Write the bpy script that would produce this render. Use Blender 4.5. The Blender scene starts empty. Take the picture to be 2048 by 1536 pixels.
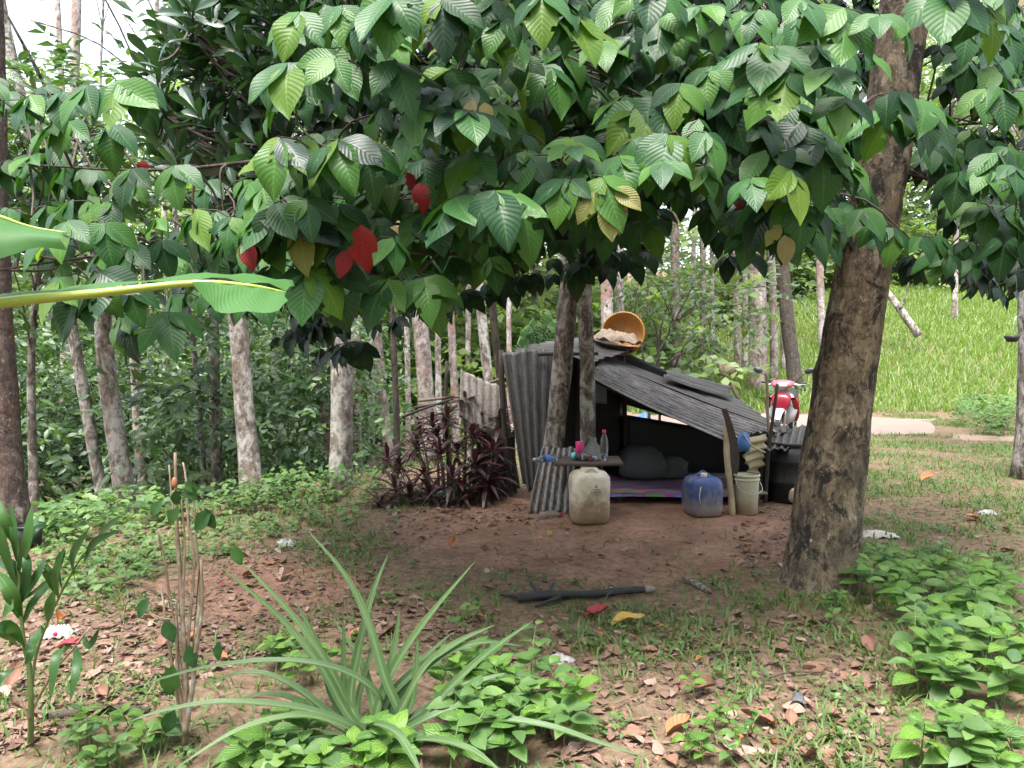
import bpy, math, random
import numpy as np
from mathutils import Vector, Matrix, noise as mnoise

random.seed(7)
rng = np.random.default_rng(11)
SC = bpy.context.scene
COL = SC.collection

# ------------------------------------------------------------------ camera
F, CX, CY = 1490.0, 1024.0, 768.0
PITCH = math.atan((768 - 700) / F)
CAM = np.array([0.0, 0.0, 1.6])
cam_data = bpy.data.cameras.new('camera')
cam_data.sensor_width = 36.0
cam_data.lens = 36.0 * F / 2048.0
cam_data.clip_start = 0.05
cam_data.clip_end = 2000.0
cam = bpy.data.objects.new('camera', cam_data)
COL.objects.link(cam)
cam.location = CAM
cam.rotation_euler = (math.radians(90) - PITCH, 0, 0)
SC.camera = cam

# ------------------------------------------------------------------ sky, sun, exposure
SUN_EL, SUN_AZ = math.radians(70), math.radians(205)      # azimuth clockwise from +Y: high, behind the camera's left shoulder
world = bpy.data.worlds.new('World')
SC.world = world
world.use_nodes = True
wt = world.node_tree
wt.nodes.clear()
wo = wt.nodes.new('ShaderNodeOutputWorld')
wb = wt.nodes.new('ShaderNodeBackground')
ws = wt.nodes.new('ShaderNodeTexSky')
ws.sky_type = 'NISHITA'
ws.sun_disc = False
ws.sun_elevation = SUN_EL
ws.sun_rotation = SUN_AZ
ws.air_density = 1.0
ws.dust_density = 4.0
ws.ozone_density = 1.0
wh = wt.nodes.new('ShaderNodeHueSaturation')               # overcast: the blue is nearly all scattered away
wh.inputs['Saturation'].default_value = 0.5
wt.links.new(ws.outputs['Color'], wh.inputs['Color'])
wt.links.new(wh.outputs['Color'], wb.inputs['Color'])
wb.inputs['Strength'].default_value = 0.15
wt.links.new(wb.outputs['Background'], wo.inputs['Surface'])

sun_data = bpy.data.lights.new('sun', 'SUN')
sun_data.energy = 1.5
sun_data.angle = math.radians(25)
sun_data.color = (1.0, 0.965, 0.91)
sun = bpy.data.objects.new('sun', sun_data)
COL.objects.link(sun)
sdir = Vector((math.sin(SUN_AZ) * math.cos(SUN_EL), math.cos(SUN_AZ) * math.cos(SUN_EL), math.sin(SUN_EL)))
sun.rotation_euler = sdir.to_track_quat('Z', 'Y').to_euler()
sun.location = (0, 0, 30)

SC.view_settings.view_transform = 'Standard'
SC.view_settings.look = 'None'
SC.view_settings.gamma = 1.0
SC.view_settings.use_curve_mapping = False
SC.view_settings.exposure = 2.3
SC.render.engine = 'CYCLES'
SC.cycles.max_bounces = 7
SC.cycles.diffuse_bounces = 4
SC.cycles.glossy_bounces = 2
SC.cycles.transmission_bounces = 5
SC.cycles.transparent_max_bounces = 6
SC.cycles.use_denoising = True
SC.cycles.caustics_reflective = False
SC.cycles.caustics_refractive = False

# ------------------------------------------------------------------ pixel <-> place
_cp, _sp = math.cos(PITCH), math.sin(PITCH)
def ray(u, v):
    a, b = (u - CX) / F, -(v - CY) / F
    return np.array([a, _cp + b * _sp, -_sp + b * _cp])
def at(u, v, Y):
    d = ray(u, v)
    return CAM + d * (Y / d[1])
def proj(P):
    P = np.atleast_2d(P) - CAM
    zf = P[:, 1] * _cp - P[:, 2] * _sp
    yu = P[:, 1] * _sp + P[:, 2] * _cp
    return CX + F * P[:, 0] / zf, CY - F * yu / zf, zf

# ------------------------------------------------------------------ the lie of the land
def sstep(a, b, x):
    t = np.clip((x - a) / (b - a), 0, 1)
    return t * t * (3 - 2 * t)
def H(x, y):
    x = np.asarray(x, float); y = np.asarray(y, float)
    z = .022 * np.sin(1.3 * x + .7) * np.sin(1.1 * y) + .011 * np.sin(3.1 * x + 1 + .6 * y) * np.sin(2.7 * y + 2) + .005 * np.sin(7 * x + 3 * y) * np.sin(6.3 * y - 4 * x)
    z = z + .003 * np.sin(15 * x + 4 * y) * np.sin(13 * y - 6 * x + 1)
    s = (x + 3.9) * -.817 + (y - 5.9) * .577
    z = z - 1.5 * sstep(-.2, 6.5, s) * sstep(1.0, -2.0, x)
    k = np.clip(.10 + .024 * (x - 6), 0, .3)
    r1 = k * np.clip(y - 18.6, 0, 14)
    r2 = .26 * np.clip(y - 27, 0, 30)
    z = z + np.maximum(r1, r2)
    return z
def gnd(u, v):
    d = ray(u, v)
    t0, t1 = .5, 60.
    ts = np.linspace(t0, t1, 3000)
    P = CAM + ts[:, None] * d
    below = P[:, 2] < H(P[:, 0], P[:, 1])
    if not below.any():
        return P[-1]
    i = int(np.argmax(below))
    p = P[i].copy(); p[2] = float(H(p[0], p[1]))
    return p
def inpoly(u, v, poly):
    u = np.asarray(u); v = np.asarray(v)
    c = np.zeros(u.shape, bool); n = len(poly); j = n - 1
    for i in range(n):
        xi, yi = poly[i]; xj, yj = poly[j]
        c ^= ((yi > v) != (yj > v)) & (u < (xj - xi) * (v - yi) / (yj - yi + 1e-9) + xi)
        j = i
    return c

# ------------------------------------------------------------------ meshes and objects
def nrm(a):
    a = np.asarray(a, float)
    return a / (np.linalg.norm(a, axis=-1, keepdims=True) + 1e-12)
def qmesh(name, V, Q, uv=None, attrs=None, smooth=True):
    V = np.ascontiguousarray(V, np.float32); Q = np.ascontiguousarray(Q, np.int32)
    me = bpy.data.meshes.new(name)
    me.vertices.add(len(V)); me.vertices.foreach_set('co', V.ravel())
    k = Q.shape[1]
    me.loops.add(Q.size); me.loops.foreach_set('vertex_index', Q.ravel())
    me.polygons.add(len(Q)); me.polygons.foreach_set('loop_start', np.arange(0, Q.size, k, dtype=np.int32))
    if smooth:
        me.polygons.foreach_set('use_smooth', np.ones(len(Q), bool))
    if uv is not None:
        l = me.uv_layers.new(name='UVMap')
        l.data.foreach_set('uv', np.ascontiguousarray(np.asarray(uv, np.float32)[Q.ravel()]).ravel())
    for kx, a in (attrs or {}).items():
        at_ = me.attributes.new(kx, 'FLOAT', 'POINT')
        at_.data.foreach_set('value', np.ascontiguousarray(a, np.float32))
    me.update(calc_edges=True)
    me.validate()
    return me
class MB:
    """collects vertex / quad blocks that make ONE part"""
    def __init__(s): s.V, s.Q, s.U, s.n = [], [], [], 0
    def add(s, V, Q, U=None):
        V = np.asarray(V, float)
        s.V.append(V); s.Q.append(np.asarray(Q, int) + s.n)
        s.U.append(np.zeros((len(V), 2)) if U is None else np.asarray(U, float)); s.n += len(V)
        return s
    def mesh(s, name, smooth=True, attrs=None):
        return qmesh(name, np.concatenate(s.V), np.concatenate(s.Q), np.concatenate(s.U), attrs, smooth)
def obj(name, me, mat=None, parent=None, kind=None):
    o = bpy.data.objects.new(name, me); COL.objects.link(o)
    if mat is not None and me is not None:
        if len(me.materials) == 0: me.materials.append(mat)
        elif me.materials[0] != mat:
            o.material_slots[0].link = 'OBJECT'; o.material_slots[0].material = mat
    if parent is not None:
        o.parent = parent
        if parent.type == 'EMPTY' and not parent.get('_local'):
            o.matrix_parent_inverse = Matrix.Translation(-parent.location)
    if kind: o['kind'] = kind
    return o
def tag(o, label, cat, group=None):
    o['label'] = label; o['category'] = cat
    if group: o['group'] = group
    return o
def thing(name, loc, label=None, cat=None, group=None, local=False, rot=None):
    o = bpy.data.objects.new(name, None); COL.objects.link(o)
    o.location = Vector([float(q) for q in loc]); o.empty_display_size = .1
    if rot is not None: o.rotation_euler = rot
    if local: o['_local'] = 1
    if label: tag(o, label, cat, group)
    return o
def tube(pts, rad, n=8, cap=True, rough=0.0, seed=0, twist=0.0, rz=None):
    """tapered tube along a polyline; rough = relative radial unevenness"""
    P = np.asarray(pts, float); m = len(P)
    R = np.atleast_1d(np.asarray(rad, float)); R = np.interp(np.linspace(0, 1, m), np.linspace(0, 1, len(R)), R) if len(R) > 1 else np.full(m, R[0])
    T = nrm(np.gradient(P, axis=0))
    ref = np.array([0, 0, 1.]) if abs(T[0][2]) < .8 else np.array([0, 1., 0])
    X = np.zeros((m, 3)); X[0] = nrm(np.cross(T[0], ref))
    for i in range(1, m):
        x = X[i - 1] - T[i] * np.dot(X[i - 1], T[i]); X[i] = nrm(x)
    Y = np.cross(T, X)
    a = np.linspace(0, 2 * np.pi, n, endpoint=False)
    RR = R[:, None] * np.ones((1, n))
    if rough:
        L = np.concatenate([[0], np.cumsum(np.linalg.norm(np.diff(P, axis=0), axis=1))])
        for i in range(m):
            for j in range(n):
                v = Vector((math.cos(a[j]) * 1.2 + seed * 3.1, math.sin(a[j]) * 1.2, L[i] / max(R[i], .02) * .22 + seed))
                RR[i, j] *= 1 + rough * (mnoise.noise(v) + .5 * mnoise.noise(v * 2.7))
    if rz is not None: RR = RR * rz(a, m)
    V = P[:, None, :] + RR[:, :, None] * (np.cos(a)[None, :, None] * X[:, None, :] + np.sin(a)[None, :, None] * Y[:, None, :])
    V = V.reshape(-1, 3)
    i, j = np.meshgrid(np.arange(m - 1), np.arange(n), indexing='ij')
    j2 = (j + 1) % n
    Q = np.stack([i * n + j, i * n + j2, (i + 1) * n + j2, (i + 1) * n + j], -1).reshape(-1, 4)
    U = np.stack([np.tile(np.arange(n) / n, m), np.repeat(np.linspace(0, 1, m), n)], -1)
    if cap:
        V = np.concatenate([V, P[:1], P[-1:]]); U = np.concatenate([U, [[.5, 0]], [[.5, 1]]])
        c0, c1 = m * n, m * n + 1
        e = []
        for q in range(0, n, 2):
            e.append([c0, (q + 2) % n, q + 1, q]); e.append([c1, (m - 1) * n + q, (m - 1) * n + q + 1, (m - 1) * n + (q + 2) % n])
        Q = np.concatenate([Q, np.array(e)])
    return V, Q, U
def bez(pts, n=12):
    """Catmull-Rom curve through points"""
    P = np.asarray(pts, float)
    P = np.concatenate([[2 * P[0] - P[1]], P, [2 * P[-1] - P[-2]]])
    out = []
    k = len(P) - 3
    for s in range(k):
        p0, p1, p2, p3 = P[s:s + 4]
        t = np.linspace(0, 1, max(2, n // k + 1))[:, None]
        c = .5 * (2 * p1 + (p2 - p0) * t + (2 * p0 - 5 * p1 + 4 * p2 - p3) * t ** 2 + (3 * p1 - p0 - 3 * p2 + p3) * t ** 3)
        out.append(c if s == k - 1 else c[:-1])
    return np.concatenate(out)
def lathe(prof, n=24, sq=0.0, lump=0.0, seed=0):
    """profile [(r, z)...]; sq > 0 squares the round section; lump crumples it"""
    pr = np.asarray(prof, float); m = len(pr)
    a = np.linspace(0, 2 * np.pi, n, endpoint=False)
    e = 2 + 6 * sq
    s = 1 / (np.abs(np.cos(a)) ** e + np.abs(np.sin(a)) ** e) ** (1 / e)
    V = np.zeros((m, n, 3))
    V[:, :, 0] = pr[:, :1] * (np.cos(a) * s)[None]; V[:, :, 1] = pr[:, :1] * (np.sin(a) * s)[None]; V[:, :, 2] = pr[:, 1:2]
    V = V.reshape(-1, 3)
    if lump:
        sc = 1 / max(pr[:, 0].max(), .01)
        for q in V:
            w = Vector(q) * sc * 1.4 + Vector((seed, seed * 2, 0))
            f = 1 + lump * (mnoise.noise(w) + .5 * mnoise.noise(w * 2.3) + .3 * mnoise.noise(w * 5))
            q[0] *= f; q[1] *= f; q[2] *= 1 + .4 * (f - 1)
    i, j = np.meshgrid(np.arange(m - 1), np.arange(n), indexing='ij')
    j2 = (j + 1) % n
    Q = np.stack([i * n + j, i * n + j2, (i + 1) * n + j2, (i + 1) * n + j], -1).reshape(-1, 4)
    U = np.stack([np.tile(np.arange(n) / n, m), np.repeat(np.linspace(0, 1, m), n)], -1)
    return V, Q, U
def box(c, d, R=None, bev=.12):
    """box with chamfered edges"""
    c = np.asarray(c, float); h = np.asarray(d, float) / 2
    b = min(h) * bev
    V = []
    for k in (-1, 1):
        for (hx, hy, zz) in ((h[0] - b, h[1] - b, h[2]), (h[0], h[1], h[2] - b)) if k < 0 else ((h[0], h[1], h[2] - b), (h[0] - b, h[1] - b, h[2])):
            V += [(-hx, -hy, k * zz), (hx, -hy, k * zz), (hx, hy, k * zz), (-hx, hy, k * zz)]
    V = np.array(V)
    Q = [[0, 3, 2, 1], [12, 13, 14, 15]]
    for l in range(3):
        for q in range(4):
            Q.append([l * 4 + q, l * 4 + (q + 1) % 4, l * 4 + 4 + (q + 1) % 4, l * 4 + 4 + q])
    if R is not None: V = V @ np.asarray(R).T
    return V + c, np.array(Q), None
def rotz(a): return np.array([[math.cos(a), -math.sin(a), 0], [math.sin(a), math.cos(a), 0], [0, 0, 1]])
def rotx(a): return np.array([[1, 0, 0], [0, math.cos(a), -math.sin(a)], [0, math.sin(a), math.cos(a)]])
def roty(a): return np.array([[math.cos(a), 0, math.sin(a)], [0, 1, 0], [-math.sin(a), 0, math.cos(a)]])
# ------------------------------------------------------------------ materials
class NT:
    def __init__(s, name):
        s.m = bpy.data.materials.new(name); s.m.use_nodes = True
        s.t = s.m.node_tree; s.t.nodes.clear()
        s.out = s.t.nodes.new('ShaderNodeOutputMaterial')
    def n(s, typ, ins=None, **props):
        nd = s.t.nodes.new('ShaderNode' + typ)
        for k, v in props.items(): setattr(nd, k, v)
        for k, v in (ins or {}).items():
            sk = nd.inputs[k]
            if isinstance(v, bpy.types.NodeSocket): s.t.links.new(v, sk)
            else:
                if isinstance(v, (tuple, list)) and len(v) == 3 and sk.type == 'RGBA': v = (*v, 1)
                sk.default_value = v
        return nd
    def math(s, op, a, b=0.0, c=0.0, clamp=False):
        nd = s.n('Math', {0: a, 1: b, 2: c}, operation=op); nd.use_clamp = clamp
        return nd.outputs[0]
    def ramp(s, f, stops, interp='LINEAR'):
        nd = s.n('ValToRGB', {0: f}); cr = nd.color_ramp; cr.interpolation = interp
        while len(cr.elements) < len(stops): cr.elements.new(.5)
        for e, (p, c) in zip(cr.elements, stops):
            e.position = p; e.color = (*c, 1) if len(c) == 3 else c
        return nd.outputs[0]
    def mix(s, f, a, b, mode='MIX'):
        nd = s.n('Mix', data_type='RGBA', blend_type=mode)
        for sk, v in ((nd.inputs[0], f), (nd.inputs[6], a), (nd.inputs[7], b)):
            if isinstance(v, bpy.types.NodeSocket): s.t.links.new(v, sk)
            else: sk.default_value = (*v, 1) if isinstance(v, (tuple, list)) and len(v) == 3 else v
        return nd.outputs[2]
    def noise(s, vec, scale, detail=4, rough=.55, dist=0.0):
        return s.n('TexNoise', {'Vector': vec, 'Scale': scale, 'Detail': detail, 'Roughness': rough, 'Distortion': dist}).outputs['Fac']
    def mapv(s, vec, scale=(1, 1, 1), loc=(0, 0, 0)):
        return s.n('Mapping', {'Vector': vec, 'Scale': scale, 'Location': loc}).outputs[0]
    def coord(s, which='Object'): return s.n('TexCoord').outputs[which]
    def bump(s, h, strength=.5, dist=.02):
        return s.n('Bump', {'Height': h, 'Strength': strength, 'Distance': dist}).outputs[0]
    def done(s, sh):
        s.t.links.new(sh, s.out.inputs['Surface']); return s.m
def plain(name, col, rough=.6, metal=0.0, var=.25, scale=14, dirt=None, dirt_amt=0.0, trans=0.0, bump=.15, spec=.5, mud=None):
    t = NT(name); c = t.coord()
    n1 = t.noise(c, scale, 5, .6)
    base = t.mix(n1, tuple(q * (1 - var) for q in col), tuple(min(1, q * (1 + var)) for q in col))
    if dirt:
        n2 = t.noise(c, scale * .4, 6, .65, .4)
        f = t.ramp(n2, [(.62 - .35 * dirt_amt, (0, 0, 0)), (.75 - .2 * dirt_amt, (1, 1, 1))])
        base = t.mix(f, base, dirt)
    if mud:                                        # mud splashed up from the ground: (colour, height, softness)
        z = t.n('SeparateXYZ', {0: c}).outputs[2]
        e = t.math('ADD', z, t.math('MULTIPLY', t.math('SUBTRACT', t.noise(c, 11, 6, .7, .5), .5), mud[1] * 1.6))
        k = t.math('DIVIDE', t.math('SUBTRACT', mud[1], e), mud[2], clamp=True)
        base = t.mix(t.math('MULTIPLY', k, .85), base, mud[0])
    ins = {'Base Color': base, 'Roughness': rough, 'Metallic': metal, 'Specular IOR Level': spec}
    if bump: ins['Normal'] = t.bump(t.noise(c, scale * 3, 4), bump, .01)
    if trans: ins['Transmission Weight'] = trans
    return t.done(t.n('BsdfPrincipled', ins).outputs[0])
def leafmat(name, stops, rough=.42, transl=.35, tcol=(1.3, 1.5, .5), veins=9.0, slant=.45, vstr=.35, vcol=None, bump=.6, spot=None, spec=.5, midw=.05):
    t = NT(name)
    a = t.n('Attribute', attribute_name='rnd').outputs['Fac']
    oi = t.n('ObjectInfo').outputs['Random']
    r = t.math('FRACT', t.math('ADD', a, oi))
    col = t.ramp(r, stops)
    uv = t.n('TexCoord').outputs['UV']
    sx = t.n('SeparateXYZ', {0: uv})
    au = t.math('ABSOLUTE', t.math('SUBTRACT', t.math('MULTIPLY', sx.outputs[0], 2.0), 1.0))
    ph = t.math('MULTIPLY', t.math('SUBTRACT', sx.outputs[1], t.math('MULTIPLY', au, slant / 2.2)), veins)
    tri = t.math('ABSOLUTE', t.math('SUBTRACT', t.math('FRACT', ph), .5))          # 0 at vein, .5 between
    vein = t.math('SUBTRACT', 1.0, t.math('MULTIPLY', tri, 8.0), clamp=True)
    mid = t.math('SUBTRACT', 1.0, t.math('DIVIDE', au, midw * 2), clamp=True)
    vm = t.math('MAXIMUM', t.math('MULTIPLY', vein, .55), mid)
    c = t.coord()
    nz = t.noise(c, 6.0, 3)
    col = t.mix(t.math('MULTIPLY', nz, .5), col, (.7, .75, .6), 'MULTIPLY')
    vc = vcol or tuple(min(1, q * 1.9 + .02) for q in stops[len(stops) // 2][1])
    col = t.mix(t.math('MULTIPLY', vm, vstr), col, vc)
    if spot:
        sp = t.ramp(t.noise(uv, 5.0, 5, .7, .6), [(.63, (0, 0, 0)), (.70, (1, 1, 1))])
        col = t.mix(t.math('MULTIPLY', sp, .8), col, spot)
    hgt = t.math('ADD', t.math('MULTIPLY', tri, 1.0), t.math('MULTIPLY', mid, -.6))
    ins = {'Base Color': col, 'Roughness': rough, 'Specular IOR Level': spec}
    if bump: ins['Normal'] = t.bump(hgt, bump, .012)
    p = t.n('BsdfPrincipled', ins).outputs[0]
    if not transl: return t.done(p)
    tc = t.mix(1.0, col, tcol, 'MULTIPLY')
    tr = t.n('BsdfTranslucent', {'Color': tc}).outputs[0]
    return t.done(t.n('MixShader', {0: transl, 1: p, 2: tr}).outputs[0])
def bark(name, dark, mid, lichen, amt=.5, spots=.5, scale=1.0, streak=1.0, red=None, blotch=0):
    t = NT(name); c = t.coord()
    cs = t.mapv(c, (3.2 * scale, 3.2 * scale, 1.0 * scale / streak))
    n1 = t.noise(cs, 3.0, 7, .68, .5)
    base = t.mix(t.ramp(n1, [(.38, (0, 0, 0)), (.6, (1, 1, 1))]), dark, mid)
    n2 = t.noise(t.mapv(c, (1, 1, .55), (4, 2, 7)), 4.5 * scale, 6, .7, .8)
    lf = t.ramp(n2, [(.64 - .22 * amt, (0, 0, 0)), (.72 - .18 * amt, (1, 1, 1))])
    base = t.mix(t.math('MULTIPLY', lf, .85), base, lichen)
    if red:
        n4 = t.noise(t.mapv(c, (1, 1, .4), (1, 8, 3)), 2.2 * scale, 4, .6)
        base = t.mix(t.ramp(n4, [(.5, (0, 0, 0)), (.62, (1, 1, 1))]), base, red)
    fl = t.noise(t.mapv(c, (1, 1, .7), (2, 9, 4)), 38.0 * scale, 3, .6, 1.0)           # pale flecks of lichen, gathered in places
    gate = t.ramp(t.noise(c, 3.0 * scale, 4, .6), [(.42, (0, 0, 0)), (.6, (1, 1, 1))])
    sp = t.math('MULTIPLY', t.math('MULTIPLY', t.ramp(fl, [(.60, (0, 0, 0)), (.66, (1, 1, 1))]), gate), max(spots, .6))
    base = t.mix(sp, base, tuple(min(.8, q * 1.3) for q in lichen))
    if blotch:                                                                            # black algae blotches and worn tan streaks
        bt = t.noise(t.mapv(c, (1.0, 1.0, .62), (5, 1, 2)), 7.0, 8, .74, .7)
        base = t.mix(t.ramp(bt, [(.51, (0, 0, 0)), (.57, (1, 1, 1))]), base, (.036, .031, .028))
        tn = t.noise(t.mapv(c, (1.0, 1.0, .5), (8, 3, 1)), 8.0, 8, .72, .6)
        base = t.mix(t.math('MULTIPLY', t.ramp(tn, [(.56, (0, 0, 0)), (.66, (1, 1, 1))]), .8), base, (.40, .31, .22))
        base = t.mix(t.math('MULTIPLY', sp, .9), base, (.52, .46, .40))
    n5 = t.noise(c, 9.0 * scale, 6, .72)
    base = t.mix(t.ramp(n5, [(.36, (.35, .33, .32)), (.52, (1, 1, 1))]), (.03, .026, .024), base)
    h = t.math('ADD', t.noise(t.mapv(c, (1, 1, .35)), 22 * scale, 7, .7), t.math('MULTIPLY', n5, .8))
    return t.done(t.n('BsdfPrincipled', {'Base Color': base, 'Roughness': .88, 'Specular IOR Level': .2, 'Normal': t.bump(h, .8, .03)}).outputs[0])
def tin(name, c1, c2, dirt, metal=.25, rough=.55, amt=.5, ribs=0):
    """weathered corrugated iron; UV x runs across the ribs, y along them"""
    t = NT(name); uv = t.coord('UV'); c = t.coord()
    st = t.noise(t.mapv(uv, (26, 1.6, 1)), 2.0, 6, .65)
    base = t.mix(t.ramp(st, [(.35, (0, 0, 0)), (.65, (1, 1, 1))]), c1, c2)
    n2 = t.noise(t.mapv(uv, (9, 3.0, 1), (3, 5, 0)), 1.5, 7, .7, .5)
    f = t.ramp(n2, [(.62 - .25 * amt, (0, 0, 0)), (.74 - .2 * amt, (1, 1, 1))])
    base = t.mix(t.math('MULTIPLY', f, .85), base, dirt)
    if ribs:                                                   # rib shading painted dark into the valleys, then rust patches
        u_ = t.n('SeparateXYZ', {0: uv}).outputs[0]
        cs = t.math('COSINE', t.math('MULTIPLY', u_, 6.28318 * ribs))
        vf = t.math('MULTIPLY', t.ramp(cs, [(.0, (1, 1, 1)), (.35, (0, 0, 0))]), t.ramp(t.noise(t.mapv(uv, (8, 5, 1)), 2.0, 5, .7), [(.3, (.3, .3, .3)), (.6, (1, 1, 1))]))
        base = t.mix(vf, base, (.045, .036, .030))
        rs = t.ramp(t.noise(t.mapv(uv, (14, 4, 1), (7, 1, 0)), 1.7, 6, .7, .6), [(.58, (0, 0, 0)), (.66, (1, 1, 1))])
        base = t.mix(t.math('MULTIPLY', rs, .7), base, (.16, .075, .045))
    n3 = t.noise(c, 30, 5, .7)
    base = t.mix(t.ramp(n3, [(.3, (.45, .43, .42)), (.55, (1, 1, 1))]), (.03, .028, .027), base)
    return t.done(t.n('BsdfPrincipled', {'Base Color': base, 'Roughness': rough, 'Metallic': metal, 'Normal': t.bump(n3, .25, .006)}).outputs[0])

M = {}
# foliage
M['santol'] = leafmat('santol_leaf', [(0, (.019, .062, .027)), (.3, (.027, .088, .030)), (.6, (.040, .122, .030)), (.8, (.075, .175, .028)), (.92, (.044, .125, .028)), (1, (.021, .066, .030))], rough=.42, transl=.24, veins=11, slant=.55, vstr=.22, bump=.17, spot=None, spec=.27)
M['santol_old_shade'] = leafmat('santol_old_shade_leaf', [(0, (.009, .026, .016)), (.4, (.013, .037, .019)), (.75, (.024, .066, .020)), (1, (.011, .030, .018))], rough=.38, transl=.14, veins=11, slant=.55, vstr=.18, bump=.15, spec=.27)  # old leaves; inner canopy shade painted in as a darker green
M['santol_young'] = leafmat('santol_young_leaf', [(0, (.095, .20, .026)), (.5, (.15, .235, .035)), (1, (.08, .185, .03))], rough=.45, transl=.42, veins=11, slant=.55, vstr=.22, bump=.2, spec=.27)
M['santol_pink'] = leafmat('santol_new_leaf', [(0, (.22, .25, .06)), (.5, (.32, .25, .13)), (1, (.20, .27, .06))], rough=.45, transl=.35, tcol=(1.2, 1.1, .8), veins=11, slant=.55, vstr=.3, vcol=(.4, .38, .2), bump=.3, spec=.25)
M['santol_red'] = leafmat('santol_red_leaf', [(0, (.15, .008, .014)), (.5, (.22, .014, .014)), (1, (.11, .008, .016))], spot=(.05, .02, .02), rough=.5, transl=.22, tcol=(1.3, .6, .6), veins=11, slant=.55, vstr=.2, vcol=(.36, .04, .035), bump=.25, spec=.2)
M['dark'] = leafmat('dark_tree_leaf', [(0, (.024, .058, .034)), (.5, (.036, .085, .046)), (.8, (.055, .125, .05)), (1, (.026, .06, .04))], rough=.30, transl=.15, veins=16, slant=.3, vstr=.12, bump=.2, spec=.6)
M['bush'] = leafmat('understory_leaf', [(0, (.030, .070, .032)), (.45, (.055, .112, .046)), (.75, (.11, .19, .06)), (1, (.045, .09, .048))], rough=.32, transl=.3, veins=7, vstr=.2, bump=.3, spec=.6)
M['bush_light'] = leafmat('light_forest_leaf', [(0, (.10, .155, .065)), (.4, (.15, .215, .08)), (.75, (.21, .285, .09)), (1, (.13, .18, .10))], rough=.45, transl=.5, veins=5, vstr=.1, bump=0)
M['weed'] = leafmat('weed_leaf', [(0, (.075, .17, .038)), (.35, (.11, .235, .042)), (.7, (.17, .31, .05)), (1, (.065, .15, .045))], rough=.45, transl=.35, veins=6, slant=1.1, vstr=.35, bump=.6)
M['cover'] = leafmat('ground_cover_leaf', [(0, (.065, .135, .045)), (.5, (.10, .19, .055)), (1, (.155, .255, .065))], rough=.5, transl=.35, veins=5, vstr=.15, bump=0)
M['grass'] = leafmat('grass_blade', [(0, (.075, .145, .040)), (.5, (.11, .195, .050)), (.85, (.17, .22, .07)), (1, (.09, .17, .05))], rough=.5, transl=.35, veins=1, vstr=0, bump=0)
M['hill_grass'] = leafmat('hill_grass_blade', [(0, (.13, .215, .065)), (.5, (.19, .275, .085)), (.8, (.28, .335, .13)), (1, (.15, .24, .07))], rough=.5, transl=.4, veins=1, vstr=0, bump=0)
M['pine'] = leafmat('pineapple_leaf', [(0, (.046, .094, .034)), (.5, (.062, .118, .042)), (1, (.084, .142, .05))], rough=.5, spec=.3, transl=.12, veins=1, vstr=.5, vcol=(.17, .24, .11), bump=.3, midw=.2)
M['palm'] = leafmat('palm_leaf', [(0, (.018, .060, .018)), (.5, (.028, .085, .022)), (1, (.05, .12, .028))], spec=.35, rough=.42, transl=.25, veins=1, vstr=.2, bump=.2)
M['cordy'] = leafmat('cordyline_leaf', [(0, (.055, .026, .034)), (.5, (.080, .030, .040)), (.8, (.060, .045, .045)), (1, (.13, .035, .05))], rough=.35, transl=.15, tcol=(1.2, .7, .7), veins=1, vstr=.15, bump=.2)
M['banana'] = leafmat('banana_leaf', [(0, (.048, .14, .04)), (1, (.065, .165, .045))], rough=.5, spec=.25, transl=.3, veins=60, slant=.25, vstr=.12, vcol=(.15, .30, .10), bump=.15, midw=.02)
M['fern'] = leafmat('fern_leaf', [(0, (.08, .19, .05)), (1, (.13, .26, .06))], rough=.5, transl=.35, veins=8, vstr=.1, bump=0)
M['dry1'] = leafmat('dry_leaf_brown', [(0, (.17, .085, .06)), (.5, (.26, .13, .09)), (1, (.20, .10, .075))], rough=.7, transl=.08, tcol=(1, .8, .6), veins=9, vstr=.3, vcol=(.32, .21, .15), bump=.3, spot=(.10, .06, .05))
M['dry2'] = leafmat('dry_leaf_pale', [(0, (.34, .22, .18)), (.5, (.42, .28, .23)), (1, (.29, .20, .17))], rough=.75, transl=.08, tcol=(1, .8, .6), veins=9, vstr=.3, vcol=(.48, .36, .30), bump=.3, spot=(.2, .13, .1))
M['dry3'] = leafmat('dry_leaf_orange', [(0, (.42, .14, .045)), (.5, (.46, .18, .06)), (1, (.36, .11, .05))], rough=.6, transl=.1, tcol=(1, .8, .5), veins=7, vstr=.2, vcol=(.5, .3, .14), bump=.25)
M['dry4'] = leafmat('fallen_leaf_red', [(0, (.40, .05, .05)), (1, (.32, .035, .05))], rough=.55, transl=.1, tcol=(1, .6, .5), veins=9, vstr=.3, vcol=(.5, .15, .1), bump=.7)
M['dry5'] = leafmat('fallen_leaf_yellow', [(0, (.48, .30, .06)), (1, (.55, .36, .09))], rough=.6, transl=.1, tcol=(1, .9, .5), veins=9, vstr=.3, vcol=(.5, .4, .2), bump=.7)
M['litter'] = leafmat('leaf_litter', [(0, (.10, .058, .045)), (.35, (.18, .098, .075)), (.65, (.26, .150, .120)), (.88, (.34, .23, .19)), (1, (.15, .08, .06))], rough=.75, transl=.05, tcol=(1, .8, .6), veins=7, vstr=.25, vcol=(.4, .3, .25), bump=.5, spot=(.1, .06, .05))
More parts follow.
